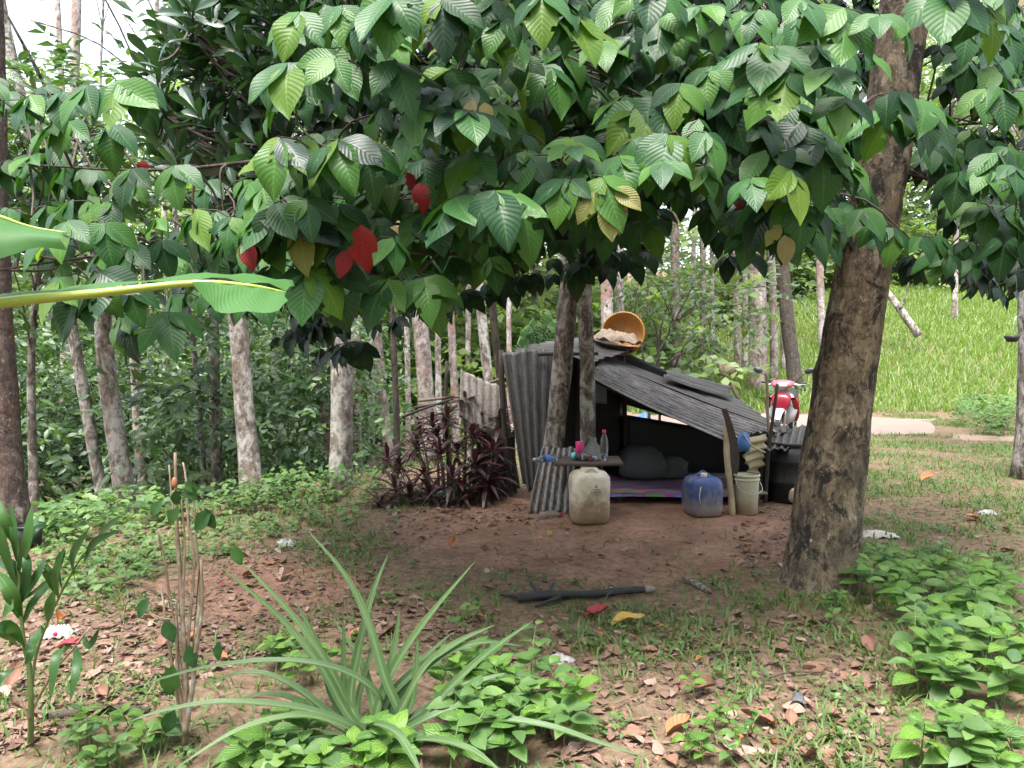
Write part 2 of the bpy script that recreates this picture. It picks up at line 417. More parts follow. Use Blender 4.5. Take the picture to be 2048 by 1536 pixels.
# bark and wood
M['bark_main'] = bark('bark_thick_trunk', (.085, .068, .055), (.25, .190, .135), (.36, .30, .24), amt=.45, spots=.0, scale=1.5, blotch=1)
M['bark_santol'] = bark('bark_forked_trunk', (.075, .062, .054), (.17, .135, .11), (.45, .43, .40), amt=.85, spots=.6, scale=1.8)
M['bark_white'] = bark('bark_whitish', (.15, .115, .095), (.32, .27, .235), (.58, .55, .52), amt=.85, spots=.5, scale=1.4)
M['bark_grey'] = bark('bark_grey', (.085, .072, .064), (.21, .175, .15), (.48, .45, .42), amt=.8, spots=.5, scale=1.5)
M['bark_pink'] = bark('bark_pinkish', (.19, .15, .135), (.38, .31, .28), (.56, .51, .48), amt=.8, spots=.4, scale=1.3, red=(.36, .23, .20))
M['bark_dark'] = bark('bark_dark', (.055, .045, .04), (.12, .095, .08), (.25, .23, .21), amt=.15, spots=.35, scale=1.8)
M['bark_red'] = bark('bark_tapped', (.060, .045, .040), (.14, .100, .088), (.34, .30, .28), amt=.35, spots=.6, scale=1.5, red=(.12, .070, .058))
M['twig'] = plain('twig_bark', (.065, .050, .038), .8, var=.5, scale=20)
M['stem_green'] = plain('green_stem', (.13, .19, .06), .6, var=.3)
M['stem_brown'] = plain('woody_stem', (.22, .16, .11), .85, var=.5, scale=30, dirt=(.42, .38, .34), dirt_amt=.3)
M['wood'] = plain('weathered_wood', (.22, .165, .12), .85, var=.45, scale=22, dirt=(.10, .08, .06), dirt_amt=.4)
M['wood_table'] = plain('dark_stained_plank', (.07, .052, .042), .8, var=.5, scale=22)
M['wood_dark'] = plain('dark_wood', (.055, .042, .034), .85, var=.45, scale=22)
M['bamboo'] = plain('bamboo_stake', (.38, .31, .21), .7, var=.3, scale=10, dirt=(.25, .19, .12), dirt_amt=.4)
M['char'] = plain('charred_wood', (.022, .022, .024), .7, var=.6, scale=30, bump=.6)
M['ash'] = plain('burnt_end', (.24, .21, .18), .9, var=.5, scale=20)
# iron, plastic, cloth
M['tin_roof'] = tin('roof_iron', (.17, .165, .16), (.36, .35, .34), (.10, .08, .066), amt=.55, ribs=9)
M['tin_dark'] = tin('dark_iron', (.06, .06, .06), (.13, .125, .12), (.05, .038, .033), amt=.5, metal=.2, ribs=7)
M['tin_wall'] = tin('wall_iron', (.07, .074, .082), (.15, .155, .17), (.07, .058, .05), amt=.45, metal=.3, ribs=6)
M['tin_brown'] = tin('brownish_iron', (.26, .235, .21), (.40, .37, .34), (.22, .165, .13), amt=.5, metal=.15)
M['tin_rust'] = tin('iron_rusting_at_the_foot', (.23, .235, .25), (.40, .40, .41), (.30, .19, .14), amt=.6, metal=.2, ribs=6)
M['fibre'] = plain('yellowed_fibreglass', (.34, .28, .16), .5, var=.3, scale=12, dirt=(.30, .24, .14), dirt_amt=.5)
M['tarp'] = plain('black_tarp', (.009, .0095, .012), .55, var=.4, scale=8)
M['tarp_grey'] = plain('grey_sheet', (.10, .11, .13), .6, var=.3, scale=8)
M['blue_tarp'] = plain('blue_tarp', (.08, .20, .62), .5, var=.2, scale=8)
M['jug_white'] = plain('dirty_white_plastic', (.66, .60, .50), .45, var=.1, scale=10, dirt=(.40, .28, .18), dirt_amt=.45, mud=((.24, .150, .092), .31, .16))
M['blue_plastic'] = plain('blue_plastic', (.040, .075, .22), .45, var=.2, scale=9, dirt=(.26, .24, .23), dirt_amt=.5, mud=((.24, .205, .19), .22, .12))
M['bucket'] = plain('dusty_bucket_plastic', (.50, .47, .37), .5, var=.12, scale=9, dirt=(.38, .31, .22), dirt_amt=.5, mud=((.30, .22, .15), .16, .15))
M['cream'] = plain('cream_plastic', (.60, .48, .40), .5, var=.15, scale=12, dirt=(.30, .22, .18), dirt_amt=.3)
M['black_plastic'] = plain('black_plastic', (.014, .015, .018), .4, var=.3)
M['rubber'] = plain('tyre_rubber', (.02, .02, .02), .8)
M['red_paint'] = plain('red_paint', (.20, .010, .022), .25, var=.1, bump=0)
M['pink_paint'] = plain('faded_pink_paint', (.40, .10, .14), .3, var=.1, bump=0)
M['white_paint'] = plain('white_paint', (.40, .40, .43), .25, var=.05, bump=0)
M['silver'] = plain('grey_metal', (.5, .5, .5), .3, .8, bump=0)
M['bag_white'] = plain('white_plastic_bag', (.80, .79, .82), .4, var=.08, scale=6, bump=.3)
M['paper'] = plain('white_scrap', (.36, .35, .34), .6, var=.1, scale=14)
M['foam'] = plain('foam_block', (.42, .39, .36), .8, var=.1, scale=20)
M['sack'] = plain('grey_woven_sack', (.10, .105, .115), .75, var=.2, scale=18)
M['red_cap'] = plain('red_cap', (.62, .02, .06), .4, bump=0)
M['magenta'] = plain('magenta_plastic', (.55, .01, .16), .4, var=.1, bump=0)
M['orange'] = plain('orange_plastic', (.46, .20, .04), .5, var=.35, scale=20, dirt=(.42, .30, .15), dirt_amt=.35)
M['cloth_beige'] = plain('crumpled_beige_cloth', (.33, .26, .20), .85, var=.25, scale=14)
M['blue_label'] = plain('blue_label', (.06, .16, .55), .45, bump=0)
M['teal'] = plain('teal_plastic', (.12, .46, .46), .4, bump=0)
M['yellow'] = plain('yellow_peel', (.75, .42, .04), .5, var=.2)
M['red_fruit'] = plain('red_fruit', (.55, .03, .015), .35, var=.2)
M['blue_cloth'] = plain('blue_rag', (.07, .18, .48), .8, var=.3)
M['rope'] = plain('rope', (.45, .38, .22), .9)
M['pebble'] = plain('pale_pebble', (.34, .29, .25), .9, var=.3)
M['latex_cup'] = plain('black_cup', (.018, .018, .02), .5)
M['pod'] = plain('orange_brown_pod', (.36, .15, .07), .6, var=.3)
def glassy(name, col, rough=.12):
    t = NT(name)
    return t.done(t.n('BsdfPrincipled', {'Base Color': col, 'Roughness': rough, 'Transmission Weight': .92, 'IOR': 1.25, 'Specular IOR Level': .6}).outputs[0])
M['clear'] = glassy('clear_plastic', (.92, .95, .97))
M['cup_film'] = plain('cloudy_clear_plastic', (.42, .43, .45), .25, var=.1, trans=.55, bump=0)
M['film'] = glassy('clear_plastic_film', (.93, .93, .98), .3)
M['blue_clear'] = glassy('bluish_plastic', (.62, .82, .95))
# mat with woven colour bands
def make_mat():
    t = NT('woven_mat'); uv = t.coord('UV'); s = t.n('SeparateXYZ', {0: uv})
    nz = t.noise(t.mapv(uv, (3, 9, 1)), 1.6, 2)
    f = t.math('FRACT', t.math('ADD', t.math('MULTIPLY', s.outputs[1], 2.4), t.math('MULTIPLY', nz, 1.3)))
    col = t.ramp(f, [(0, (.05, .10, .36)), (.14, (.28, .04, .24)), (.26, (.46, .07, .14)), (.38, (.06, .28, .30)), (.5, (.13, .16, .44)), (.62, (.30, .06, .30)), (.74, (.10, .30, .09)), (.86, (.52, .14, .12)), (1, (.06, .12, .40))], 'CONSTANT')
    ck = t.n('TexChecker', {'Vector': t.mapv(uv, (1, .5, 1)), 'Scale': 90.0}).outputs['Fac']
    col = t.mix(t.math('MULTIPLY', ck, .35), col, (.12, .1, .14))
    return t.done(t.n('BsdfPrincipled', {'Base Color': col, 'Roughness': .6, 'Normal': t.bump(ck, .3, .003)}).outputs[0])
M['mat'] = make_mat()
def make_ground():
    t = NT('soil'); c = t.coord()
    bare = t.n('Attribute', attribute_name='bare').outputs['Fac']
    road = t.n('Attribute', attribute_name='pale').outputs['Fac']
    n1 = t.noise(c, 2.2, 6, .6); n2 = t.noise(c, 18, 6, .7); n3 = t.noise(c, 90, 4, .7)
    soil = t.mix(t.ramp(n1, [(.35, (0, 0, 0)), (.65, (1, 1, 1))]), (.21, .112, .074), (.33, .198, .138))
    soil = t.mix(t.ramp(n2, [(.35, (.45, .42, .4)), (.58, (1, 1, 1))]), (.09, .05, .04), soil)
    hum = t.mix(t.ramp(n2, [(.4, (0, 0, 0)), (.62, (1, 1, 1))]), (.12, .078, .050), (.23, .158, .110))
    hum = t.mix(t.ramp(t.noise(c, 6, 5, .65), [(.54, (0, 0, 0)), (.68, (1, 1, 1))]), hum, (.085, .10, .04))
    f = t.math('ADD', t.math('ADD', bare, t.math('MULTIPLY', t.math('SUBTRACT', n2, .5), 1.0)), t.math('MULTIPLY', t.math('SUBTRACT', n1, .5), 1.6))
    f = t.ramp(f, [(.25, (0, 0, 0)), (.75, (1, 1, 1))])
    col = t.mix(f, hum, soil)
    pf = t.ramp(t.math('ADD', road, t.math('MULTIPLY', t.math('SUBTRACT', n2, .5), .6)), [(.4, (0, 0, 0)), (.6, (1, 1, 1))])
    col = t.mix(pf, col, t.mix(n2, (.22, .155, .12), (.32, .24, .19)))
    h = t.math('ADD', t.math('MULTIPLY', n2, 1.0), t.math('MULTIPLY', n3, .4))
    return t.done(t.n('BsdfPrincipled', {'Base Color': col, 'Roughness': .92, 'Specular IOR Level': .2, 'Normal': t.bump(h, .7, .03)}).outputs[0])
M['ground'] = make_ground()
def make_road():
    t = NT('pale_dirt_road'); c = t.coord(); n2 = t.noise(c, 3, 7, .65)
    col = t.mix(n2, (.17, .125, .105), (.26, .20, .17))
    return t.done(t.n('BsdfPrincipled', {'Base Color': col, 'Roughness': .9, 'Normal': t.bump(t.noise(c, 20, 5), .5, .02)}).outputs[0])
M['road'] = make_road()
# ------------------------------------------------------------------ ground and road
def grid_axis(lo, a, b, hi, fine, coarse):
    k1 = np.arange(a, b + 1e-6, fine)
    k0 = a - np.cumsum(np.minimum(coarse, fine * 1.18 ** np.arange(1, 80))); k0 = k0[k0 > lo][::-1]
    k2 = b + np.cumsum(np.minimum(coarse, fine * 1.18 ** np.arange(1, 80))); k2 = k2[k2 < hi]
    return np.concatenate([[lo], k0, k1, k2, [hi]])
gx = grid_axis(-220, -5, 5.5, 220, .07, 12); gy = grid_axis(-60, 1.6, 9.5, 320, .07, 12)
GX, GY = np.meshgrid(gx, gy, indexing='ij')
GZ = H(GX, GY)
nx, ny = GX.shape
ii, jj = np.meshgrid(np.arange(nx - 1), np.arange(ny - 1), indexing='ij')
GQ = np.stack([ii * ny + jj, (ii + 1) * ny + jj, (ii + 1) * ny + jj + 1, ii * ny + jj + 1], -1).reshape(-1, 4)
def bare_mask(x, y):
    """1 where feet keep the soil bare in front of the shelter"""
    e = ((x - .85) / 2.0) ** 2 + ((y - 6.75) / 1.75) ** 2
    m = 1 - sstep(.45, 1.25, e)
    p = 1 - sstep(.2, .75, np.abs(x + 1.6 + .25 * (y - 4.6)) * .5 + np.abs(y - 4.9) * .55)
    return np.clip(np.maximum(m, .75 * p), 0, 1)
def pale_mask(x, y):
    return 1 - sstep(.6, 1.2, ((x - 8.9) / 1.2) ** 2 + ((y - 13.4) / .45) ** 2)
GV = np.stack([GX, GY, GZ], -1).reshape(-1, 3)
ground = obj('ground', qmesh('ground', GV, GQ, None, {'bare': bare_mask(GV[:, 0], GV[:, 1]), 'pale': pale_mask(GV[:, 0], GV[:, 1])}), M['ground'], kind='structure')
rx = np.linspace(-3, 9.7, 90); rw = np.linspace(-1, 1, 14)
RX, RW = np.meshgrid(rx, rw, indexing='ij')
half = 2.35 * sstep(9.8, 7.6, RX) + .03
RY = 16.6 + .25 * np.sin(RX * .6) + RW * half + .8 * sstep(8, 10.8, RX)
RV = np.stack([RX, RY, H(RX, RY) + .03 - .02 * RW ** 4], -1).reshape(-1, 3)
n0, n1 = RX.shape
ii, jj = np.meshgrid(np.arange(n0 - 1), np.arange(n1 - 1), indexing='ij')
RQ = np.stack([ii * n1 + jj, (ii + 1) * n1 + jj, (ii + 1) * n1 + jj + 1, ii * n1 + jj + 1], -1).reshape(-1, 4)
obj('dirt_road', qmesh('dirt_road', RV, RQ), M['road'], kind='structure')

# ------------------------------------------------------------------ leaves
def tpl(nu, nv, prof, ratio, droop=.15, fold=.15, wave=0.0, seed=0, curl=0.0):
    """leaf along +Y, length 1, upper face +Z. prof: [(v, halfwidth 0..1)]"""
    r = np.random.default_rng(seed + 100)
    pv, pw = zip(*prof)
    us = np.linspace(-1, 1, 2 * nu + 1); vs = np.linspace(0, 1, nv + 1)
    U, W = np.meshgrid(us, vs, indexing='xy')
    w = np.interp(vs, pv, pw)[:, None] * ratio / 2
    x = U * w
    ph = r.random() * 6
    z = fold * np.abs(x) - droop * W ** 2 + wave * np.sin(W * 9 + ph) * np.abs(U) * ratio * .25 + wave * .15 * np.sin(W * 5 + U * 2 + ph)
    z = z + curl * (U ** 2) * w
    x = x + .03 * np.sin(W * 3 + ph) * W
    y = W * (1 - .18 * droop * W)
    V = np.stack([x, y, z], -1).reshape(-1, 3)
    k = 2 * nu + 1
    i, j = np.meshgrid(np.arange(nv), np.arange(2 * nu), indexing='ij')
    Q = np.stack([i * k + j, i * k + j + 1, (i + 1) * k + j + 1, (i + 1) * k + j], -1).reshape(-1, 4)
    UV = np.stack([U * .5 + .5, W], -1).reshape(-1, 2)
    return V, Q, UV
OVATE = [(0, .06), (.08, .45), (.2, .82), (.36, 1), (.52, .97), (.68, .78), (.82, .48), (.92, .2), (1, .015)]
OBLANC = [(0, .05), (.15, .22), (.35, .55), (.55, .88), (.72, 1), (.86, .85), (.95, .45), (1, .03)]
ELLIP = [(0, .04), (.15, .5), (.35, .9), (.5, 1), (.65, .9), (.85, .45), (1, .02)]
LANCE = [(0, .25), (.12, .6), (.35, 1), (.6, .85), (.85, .4), (1, .02)]
BLADE = [(0, .9), (.4, 1), (.75, .65), (1, .03)]
def frames(D, N, S, W=1.0):
    Y = nrm(D); X = nrm(np.cross(Y, N)); Z = np.cross(X, Y)
    S = np.asarray(S, float).reshape(-1, 1)
    W = np.broadcast_to(np.asarray(W, float).reshape(-1, 1) if np.ndim(W) else np.full((len(Y), 1), W), (len(Y), 1))
    return X * S * W, Y * S, Z * S
def batch(name, T, P, D, N, S, W=1.0, rnd=None, extra=None):
    V, Q, UV = T
    X, Y, Z = frames(D, N, S, W)
    n, m = len(P), len(V)
    A = P[:, None] + V[None, :, 0, None] * X[:, None] + V[None, :, 1, None] * Y[:, None] + V[None, :, 2, None] * Z[:, None]
    QQ = (Q[None] + (np.arange(n) * m)[:, None, None]).reshape(-1, 4)
    rnd = rng.random(n) if rnd is None else rnd
    return qmesh(name, A.reshape(-1, 3), QQ, np.tile(UV, (n, 1)), {'rnd': np.repeat(rnd, m)})
def leaf_objs(name, meshes, P, D, N, S, W, parent, mats, label=None):
    """one object per leaf; meshes and mats per leaf"""
    X, Y, Z = frames(D, N, S, W)
    inv = Matrix.Translation(-parent.location)
    for i in range(len(P)):
        o = bpy.data.objects.new(name, meshes[i % len(meshes)]); COL.objects.link(o)
        mt = mats[i] if isinstance(mats, list) else mats
        if o.data.materials[0] != mt:
            o.material_slots[0].link = 'OBJECT'; o.material_slots[0].material = mt
        o.parent = parent; o.matrix_parent_inverse = inv
        o.matrix_basis = Matrix(((X[i, 0], Y[i, 0], Z[i, 0], P[i, 0]), (X[i, 1], Y[i, 1], Z[i, 1], P[i, 1]), (X[i, 2], Y[i, 2], Z[i, 2], P[i, 2]), (0, 0, 0, 1)))
def rdir(n):
    return nrm(rng.normal(size=(n, 3)))
def sprays(C, R, n_tw, L, n_lf, size, flat=.55, out=.8, droop=.35):
    """twigs with alternate leaves filling a clump of radius R (vector) round C"""
    c0 = rdir(n_tw) * (rng.random((n_tw, 1)) ** .45)
    P0 = C + c0 * R * .8
    d = nrm(c0 * out + rdir(n_tw) * .6 + [0, 0, .15])
    ts = np.linspace(.25, 1, n_lf)
    P, D, N = [], [], []
    side = nrm(np.cross(d, [0, 0, 1.]))
    for k, t in enumerate(ts):
        p = P0 + d * L * t + np.array([0, 0, -1.]) * droop * L * t * t
        sg = 1 if k % 2 else -1
        dd = nrm(d * .55 + side * sg * .75 + rdir(n_tw) * .25 + [0, 0, -droop * t])
        if k == n_lf - 1: dd = nrm(d + [0, 0, -droop])
        P.append(p); D.append(dd); N.append(nrm(np.array([0, 0, 1.]) * flat + rdir(n_tw) * .4 + np.array([0, -.25, 0])))
    P, D, N = map(np.concatenate, (P, D, N))
    S = size * (.6 + .7 * rng.random(len(P)))
    return P, D, N, S
def cat(L): return [np.concatenate(a) for a in zip(*L)]

# ------------------------------------------------------------------ forest mass far behind, one uncountable mass of leaves
SKY = [(-20, -400), (345, -400), (330, 40), (300, 120), (270, 175), (205, 175), (195, 90), (165, 60), (60, 45), (-20, 60)]
far = []
def far_ok(c, r):
    u, v, z = proj(c)
    k = F / z[0] * (r + .35)
    return not any(inpoly(u + a * k, v + b * k, SKY)[0] for a, b in ((0, 0), (-.8, 0), (.8, 0), (0, -.8), (0, .6)))
tries = 0
while len(far) < 2000 and tries < 12000:
    tries += 1
    d = 19.5 + 28 * rng.random() ** 1.25
    u = rng.uniform(-350, 2400)
    x = (u - CX) / F * d
    if x > 6 and d < 31 + .12 * x: d += 14; x = (u - CX) / F * d
    low = len(far) % 4 == 0
    if low: d = rng.uniform(33, 40) if u > 1330 else rng.uniform(20, 30); x = (u - CX) / F * d
    g = float(H(x, d))
    top = 2.5 if low else 13 + 7 * rng.random()
    if 1180 < u < 1720 and not low and rng.random() < .45: continue
    zz = g + .3 + (top - .3) * rng.random() ** 1.3
    r = rng.uniform(1.0, 2.1)
    c = np.array([x, d, zz])
    if not far_ok(c, r): continue
    P, D, N, S = sprays(c, np.array([r, r, r * .75]), 19, .95, 7, .36)
    q = np.full(len(P), rng.random())
    far.append((P, D, N, S, np.mod(q + .22 * rng.random(len(P)), 1)))
for i in range(420):                                   # unseen leaf clusters added behind the camera to block low sky light
    a_ = rng.uniform(-1.9, 1.9); dd_ = rng.uniform(8, 20)
    c = np.array([math.sin(a_) * dd_ * 1.2, -math.cos(a_) * dd_, 0.0])
    if c[1] > -2.5: continue
    c[2] = .5 + 12.5 * rng.random()
    P, D, N, S = sprays(c, np.array([1.9, 1.9, 1.4]), 19, .95, 7, .42)
    far.append((P, D, N, S, np.mod(rng.random() + .22 * rng.random(len(P)), 1)))
P, D, N, S, RN = cat(far)
LOW = tpl(1, 2, ELLIP, .5, .15, .3)
KITE = (np.array([[0, 0, 0], [.27, .48, .05], [0, 1, -.12], [-.27, .5, .05]], float), np.array([[0, 1, 2, 3]]), np.array([[.5, 0], [1, .5], [.5, 1], [0, .5]]))
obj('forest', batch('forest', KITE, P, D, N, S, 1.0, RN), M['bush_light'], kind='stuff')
tag(bpy.data.objects['forest'], 'pale green forest foliage rising behind the trunks', 'forest')

# nearer understory shrubs on the falling ground at the left and behind the shelter
und = []
def shrub_at(x, y, hgt, r, n, size, L=.55):
    g = float(H(x, y))
    k = max(2, int(hgt / .75))
    q = rng.random()
    for i in range(k):
        zc = g + .25 + (hgt - .25) * (i + .5) / k
        rr = r * (1 - .35 * i / k)
        C = np.array([x + rng.normal() * .2, y + rng.normal() * .2, zc])
        P, D, N, S = sprays(C, np.array([rr, rr, hgt / k * .9]), n, L, 7, size)
        und.append((P, D, N, S, np.mod(q + .3 * rng.random(len(P)), 1)))
for i in range(135):
    y = rng.uniform(10.3, 20); u = rng.uniform(-260, 760)
    x = (u - CX) / F * y
    s = (x + 3.9) * -.817 + (y - 5.9) * .577
    if s < 1.1: continue
    shrub_at(x, y, rng.uniform(1.6, 4.8), rng.uniform(.6, 1.2), 13, rng.choice([.12, .15, .19]))
for i in range(26):
    y = rng.uniform(12, 26); u = rng.uniform(680, 1500)
    x = (u - CX) / F * y
    if 13.6 < y < 19.6 and x > -3: continue
    if y < 19 and x > 1.4: continue
    shrub_at(x, y, rng.uniform(.9, 2.6), rng.uniform(.6, 1.0), 8, rng.choice([.11, .14, .18]))
P, D, N, S, RN = cat(und)
MID = tpl(1, 4, OVATE, .42, .25, .25)
obj('undergrowth', batch('undergrowth', MID, P, D, N, S, 1.0, RN), M['bush'], kind='stuff')
tag(bpy.data.objects['undergrowth'], 'dense dark green undergrowth between the trunks on the left and behind the shelter', 'undergrowth')

# ------------------------------------------------------------------ trees of the grove: each trunk a tree of its own
def tree(name, u0, v0, u1, v1, Y, wpx, mat, label, ztop=8.5, crown=260, lsize=.22, group=None, crown_mat='bush', rough=.10, bend=.02, cr=1.7, cat_='tree'):
    a, b = at(u0, v0, Y), at(u1, v1, Y)
    d = (a - b) / (a[2] - b[2])
    zg = float(H(b[0], b[1]))
    for _ in range(3):
        base = b + d * (zg - b[2]); zg = float(H(base[0], base[1]))
    base = b + d * (zg - .15 - b[2]); 
    n = 22
    zs = np.linspace(zg - .15, ztop, n)
    lean = 1.0
    pts = np.array([b + d * (z - b[2]) for z in zs])
    sd = abs(hash((u0 % 97, u1 % 89, int(Y * 7)))) % 50
    t = (zs - zg) / (ztop - zg)
    pts[:, 0] += bend * np.sin(t * 9 + sd) * 1.2; pts[:, 1] += bend * np.cos(t * 7 + sd)
    r0 = wpx / F * Y / 2
    rad = r0 * (1.08 - .35 * t) * (1 + .35 * np.exp(-np.clip(zs - zg, 0, 9) / .22))
    T = thing(name, base, label, cat_, group)
    V, Q, U = tube(pts, rad, 14, True, rough, sd)
    obj('trunk', qmesh('trunk', V, Q, U), M[mat], T)
    if crown:
        top = pts[-1]
        mb = MB(); L = []
        k = 6
        for i in range(k):
            an = i / k * 6.283 + sd
            e = top + np.array([math.cos(an) * cr, math.sin(an) * cr, rng.uniform(.2, 1.5)])
            s = pts[-4 + i % 3]
            mb.add(*tube(bez([s, (s + e) / 2 + [0, 0, .25], e], 6), np.linspace(r0 * .35, .012, 7), 6))
            P, D, N, S = sprays(e, np.array([1.1, 1.1, .7]), max(3, crown // (k * 7)), .7, 7, lsize)
            L.append((P, D, N, S, np.mod(rng.random() + .25 * rng.random(len(P)), 1)))
        obj('branches', mb.mesh('branches'), M[mat], T)
        P, D, N, S, RN = cat(L)
        obj('crown', batch('crown', LOW, P, D, N, S, 1.0, RN), M[crown_mat], T, 'stuff')
    return T
G = 'slender trunks of the grove'
TREES = [
 ('rubber_tree', 2, 630, 22, 1030, 6.9, 54, 'bark_red', 'tapped reddish brown rubber tree trunk at the left edge above the black pot', 8, 0),
 ('tree', 138, 650, 214, 1025, 10.2, 22, 'bark_grey', 'thin leaning grey brown trunk just left of the pale crooked trunk', 8.5, 210),
 ('tree', 207, 640, 250, 1022, 9.6, 38, 'bark_white', 'pale crooked trunk with a dark scarred side, left of the bare shrub', 3.7, 120),
 ('tree', 266, 710, 292, 1010, 11.6, 18, 'bark_pink', 'thin pinkish trunk right of the pale crooked trunk', 4.6, 120),
 ('tree', 388, 740, 416, 1000, 11.0, 11, 'bark_grey', 'very thin brown sapling stem directly behind the bare shrub', 5.5, 120),
 ('tree', 430, 740, 440, 990, 11.4, 21, 'bark_grey', 'slim straight grey trunk beside the thick speckled white trunk', 9, 210),
 ('tree', 474, 660, 512, 1028, 9.2, 37, 'bark_white', 'thick speckled white trunk leaning above the pineapple tip', 8.5, 240),
 ('tree', 618, 660, 668, 980, 11.3, 16, 'bark_pink', 'slender leaning pale pink trunk left of the big white trunk', 9, 210),
 ('tree', 708, 680, 716, 930, 12.5, 20, 'bark_pink', 'pink blotched trunk half hidden behind the big white trunk', 9, 210),
 ('tree', 760, 700, 778, 930, 12.0, 18, 'bark_pink', 'slim pinkish trunk above the dark red cordyline leaves', 9, 180),
 ('tree', 788, 770, 792, 960, 9.6, 12, 'bark_dark', 'thin dark pole like trunk at the left of the cordyline clump', 6.5, 0),
 ('tree', 840, 620, 856, 900, 10.6, 32, 'bark_pink', 'stout pink and white trunk behind the broken roof sticks', 9, 210),
 ('tree', 902, 590, 908, 800, 13.5, 15, 'bark_pink', 'thin pinkish trunk above the broken iron sheet', 10, 180),
 ('tree', 962, 600, 978, 800, 12.2, 19, 'bark_white', 'white blotched trunk between the broken sheet and the tall iron wall', 10, 180),
 ('tree', 990, 630, 1012, 830, 8.6, 15, 'bark_dark', 'dark thin trunk standing against the left iron wall of the shelter', 6.5, 0),
 ('tree', 1020, 560, 1018, 760, 19, 10, 'bark_pink', 'very thin pink trunk far behind the top of the left iron wall', 12, 120),
 ('tree', 1070, 540, 1074, 760, 22, 12, 'bark_grey', 'thin grey trunk far behind, left of the dark lichened trunk', 12, 120),
 ('tree', 1213, 480, 1218, 760, 15, 24, 'bark_pink', 'reddish trunk directly behind the forked trunk and the orange basket', 11, 150),
 ('tree', 1236, 500, 1240, 760, 13, 17, 'bark_grey', 'slim grey trunk rising behind the orange basket', 10, 150),
 ('tree', 1350, 540, 1352, 770, 21, 19, 'bark_pink', 'pale pink trunk behind the middle of the iron roof', 12, 120),
 ('tree', 1385, 560, 1380, 770, 26, 10, 'bark_white', 'very thin whitish trunk in the forest behind the iron roof', 13, 120),
 ('tree', 1425, 600, 1428, 770, 27, 9, 'bark_grey', 'thin grey trunk in the forest left of the perched wooden box', 13, 120),
 ('tree', 1472, 640, 1474, 770, 24, 12, 'bark_pink', 'thin pink trunk just right of the perched wooden box', 13, 120),
 ('tree', 1514, 560, 1516, 770, 21.5, 34, 'bark_pink', 'widest pink trunk with a red blotch, behind the scooter', 12, 180),
 ('tree', 1544, 580, 1547, 770, 22, 15, 'bark_pink', 'narrow pale trunk touching the widest pink trunk behind the scooter', 12, 120),
 ('tree', 1572, 600, 1592, 770, 21, 26, 'bark_dark', 'dark leaning trunk above the scooter, left of the thick tree', 12, 180),
 ('tree', 1566, 600, 1572, 740, 24, 14, 'bark_white', 'white streaked trunk peeping out left of the dark leaning trunk', 12, 120),
 ('tree', 1911, 520, 1911, 640, 27.5, 10, 'bark_white', 'lone thin white trunk on top of the grassy slope', 13, 150),
 ('tree', 1640, 560, 1648, 740, 26, 14, 'bark_pink', 'pale trunk in the forest just left of the thick tree', 13, 120),
 ('tree', 150, 0, 143, 300, 19, 20, 'bark_pink', 'tall pale trunk against the white sky at the upper left', 18, 90),
 ('tree', 112, 0, 132, 300, 20, 12, 'bark_pink', 'thinner leaning trunk beside the tall pale one against the white sky', 18, 60),
 ('tree', 330, 660, 336, 960, 15.5, 11, 'bark_white', 'slim whitish trunk in the undergrowth left of the bare shrub top', 10, 50),
 ('tree', 545, 640, 556, 940, 14.5, 12, 'bark_pink', 'slim trunk right of the thick speckled white trunk', 10, 50),
 ('tree', 585, 640, 588, 930, 17, 10, 'bark_white', 'thin white stem midway between the speckled and the big white trunk', 11, 50),
 ('tree', 640, 620, 642, 900, 19, 10, 'bark_grey', 'faint grey stem just left of the big white trunk', 11, 50),
 ('tree', 738, 620, 742, 900, 16, 12, 'bark_white', 'white stem just right of the pink blotched trunk', 11, 50),
 ('tree', 812, 600, 815, 860, 18, 11, 'bark_pink', 'thin pinkish stem left of the stout pink and white trunk', 11, 50),
 ('tree', 876, 600, 880, 840, 17, 12, 'bark_white', 'thin white stem right of the stout pink and white trunk', 11, 50),
 ('tree', 936, 580, 938, 800, 20, 11, 'bark_pink', 'faint pink stem above the cut top of the brown sheet', 12, 50),
 ('tree', 1300, 560, 1298, 770, 23, 11, 'bark_white', 'faint white stem right of the orange basket', 12, 50),
 ('tree', 1405, 560, 1408, 770, 22, 13, 'bark_pink', 'pale pink stem behind the roof, left of the perched wooden box', 12, 50),
 ('tree', 1490, 580, 1488, 770, 25, 11, 'bark_white', 'white stem left of the widest pink trunk', 12, 50),
 ('tree', 205, 60, 200, 300, 24, 6, 'bark_grey', 'hair thin dark stem crossing the white sky gap', 14, 60),
]
for r in TREES:
    tree(*r[:9], ztop=r[9], crown=r[10] if r[5] < 14 else min(r[10], 50), group=None, crown_mat='bush' if r[5] < 14 else 'bush_light')
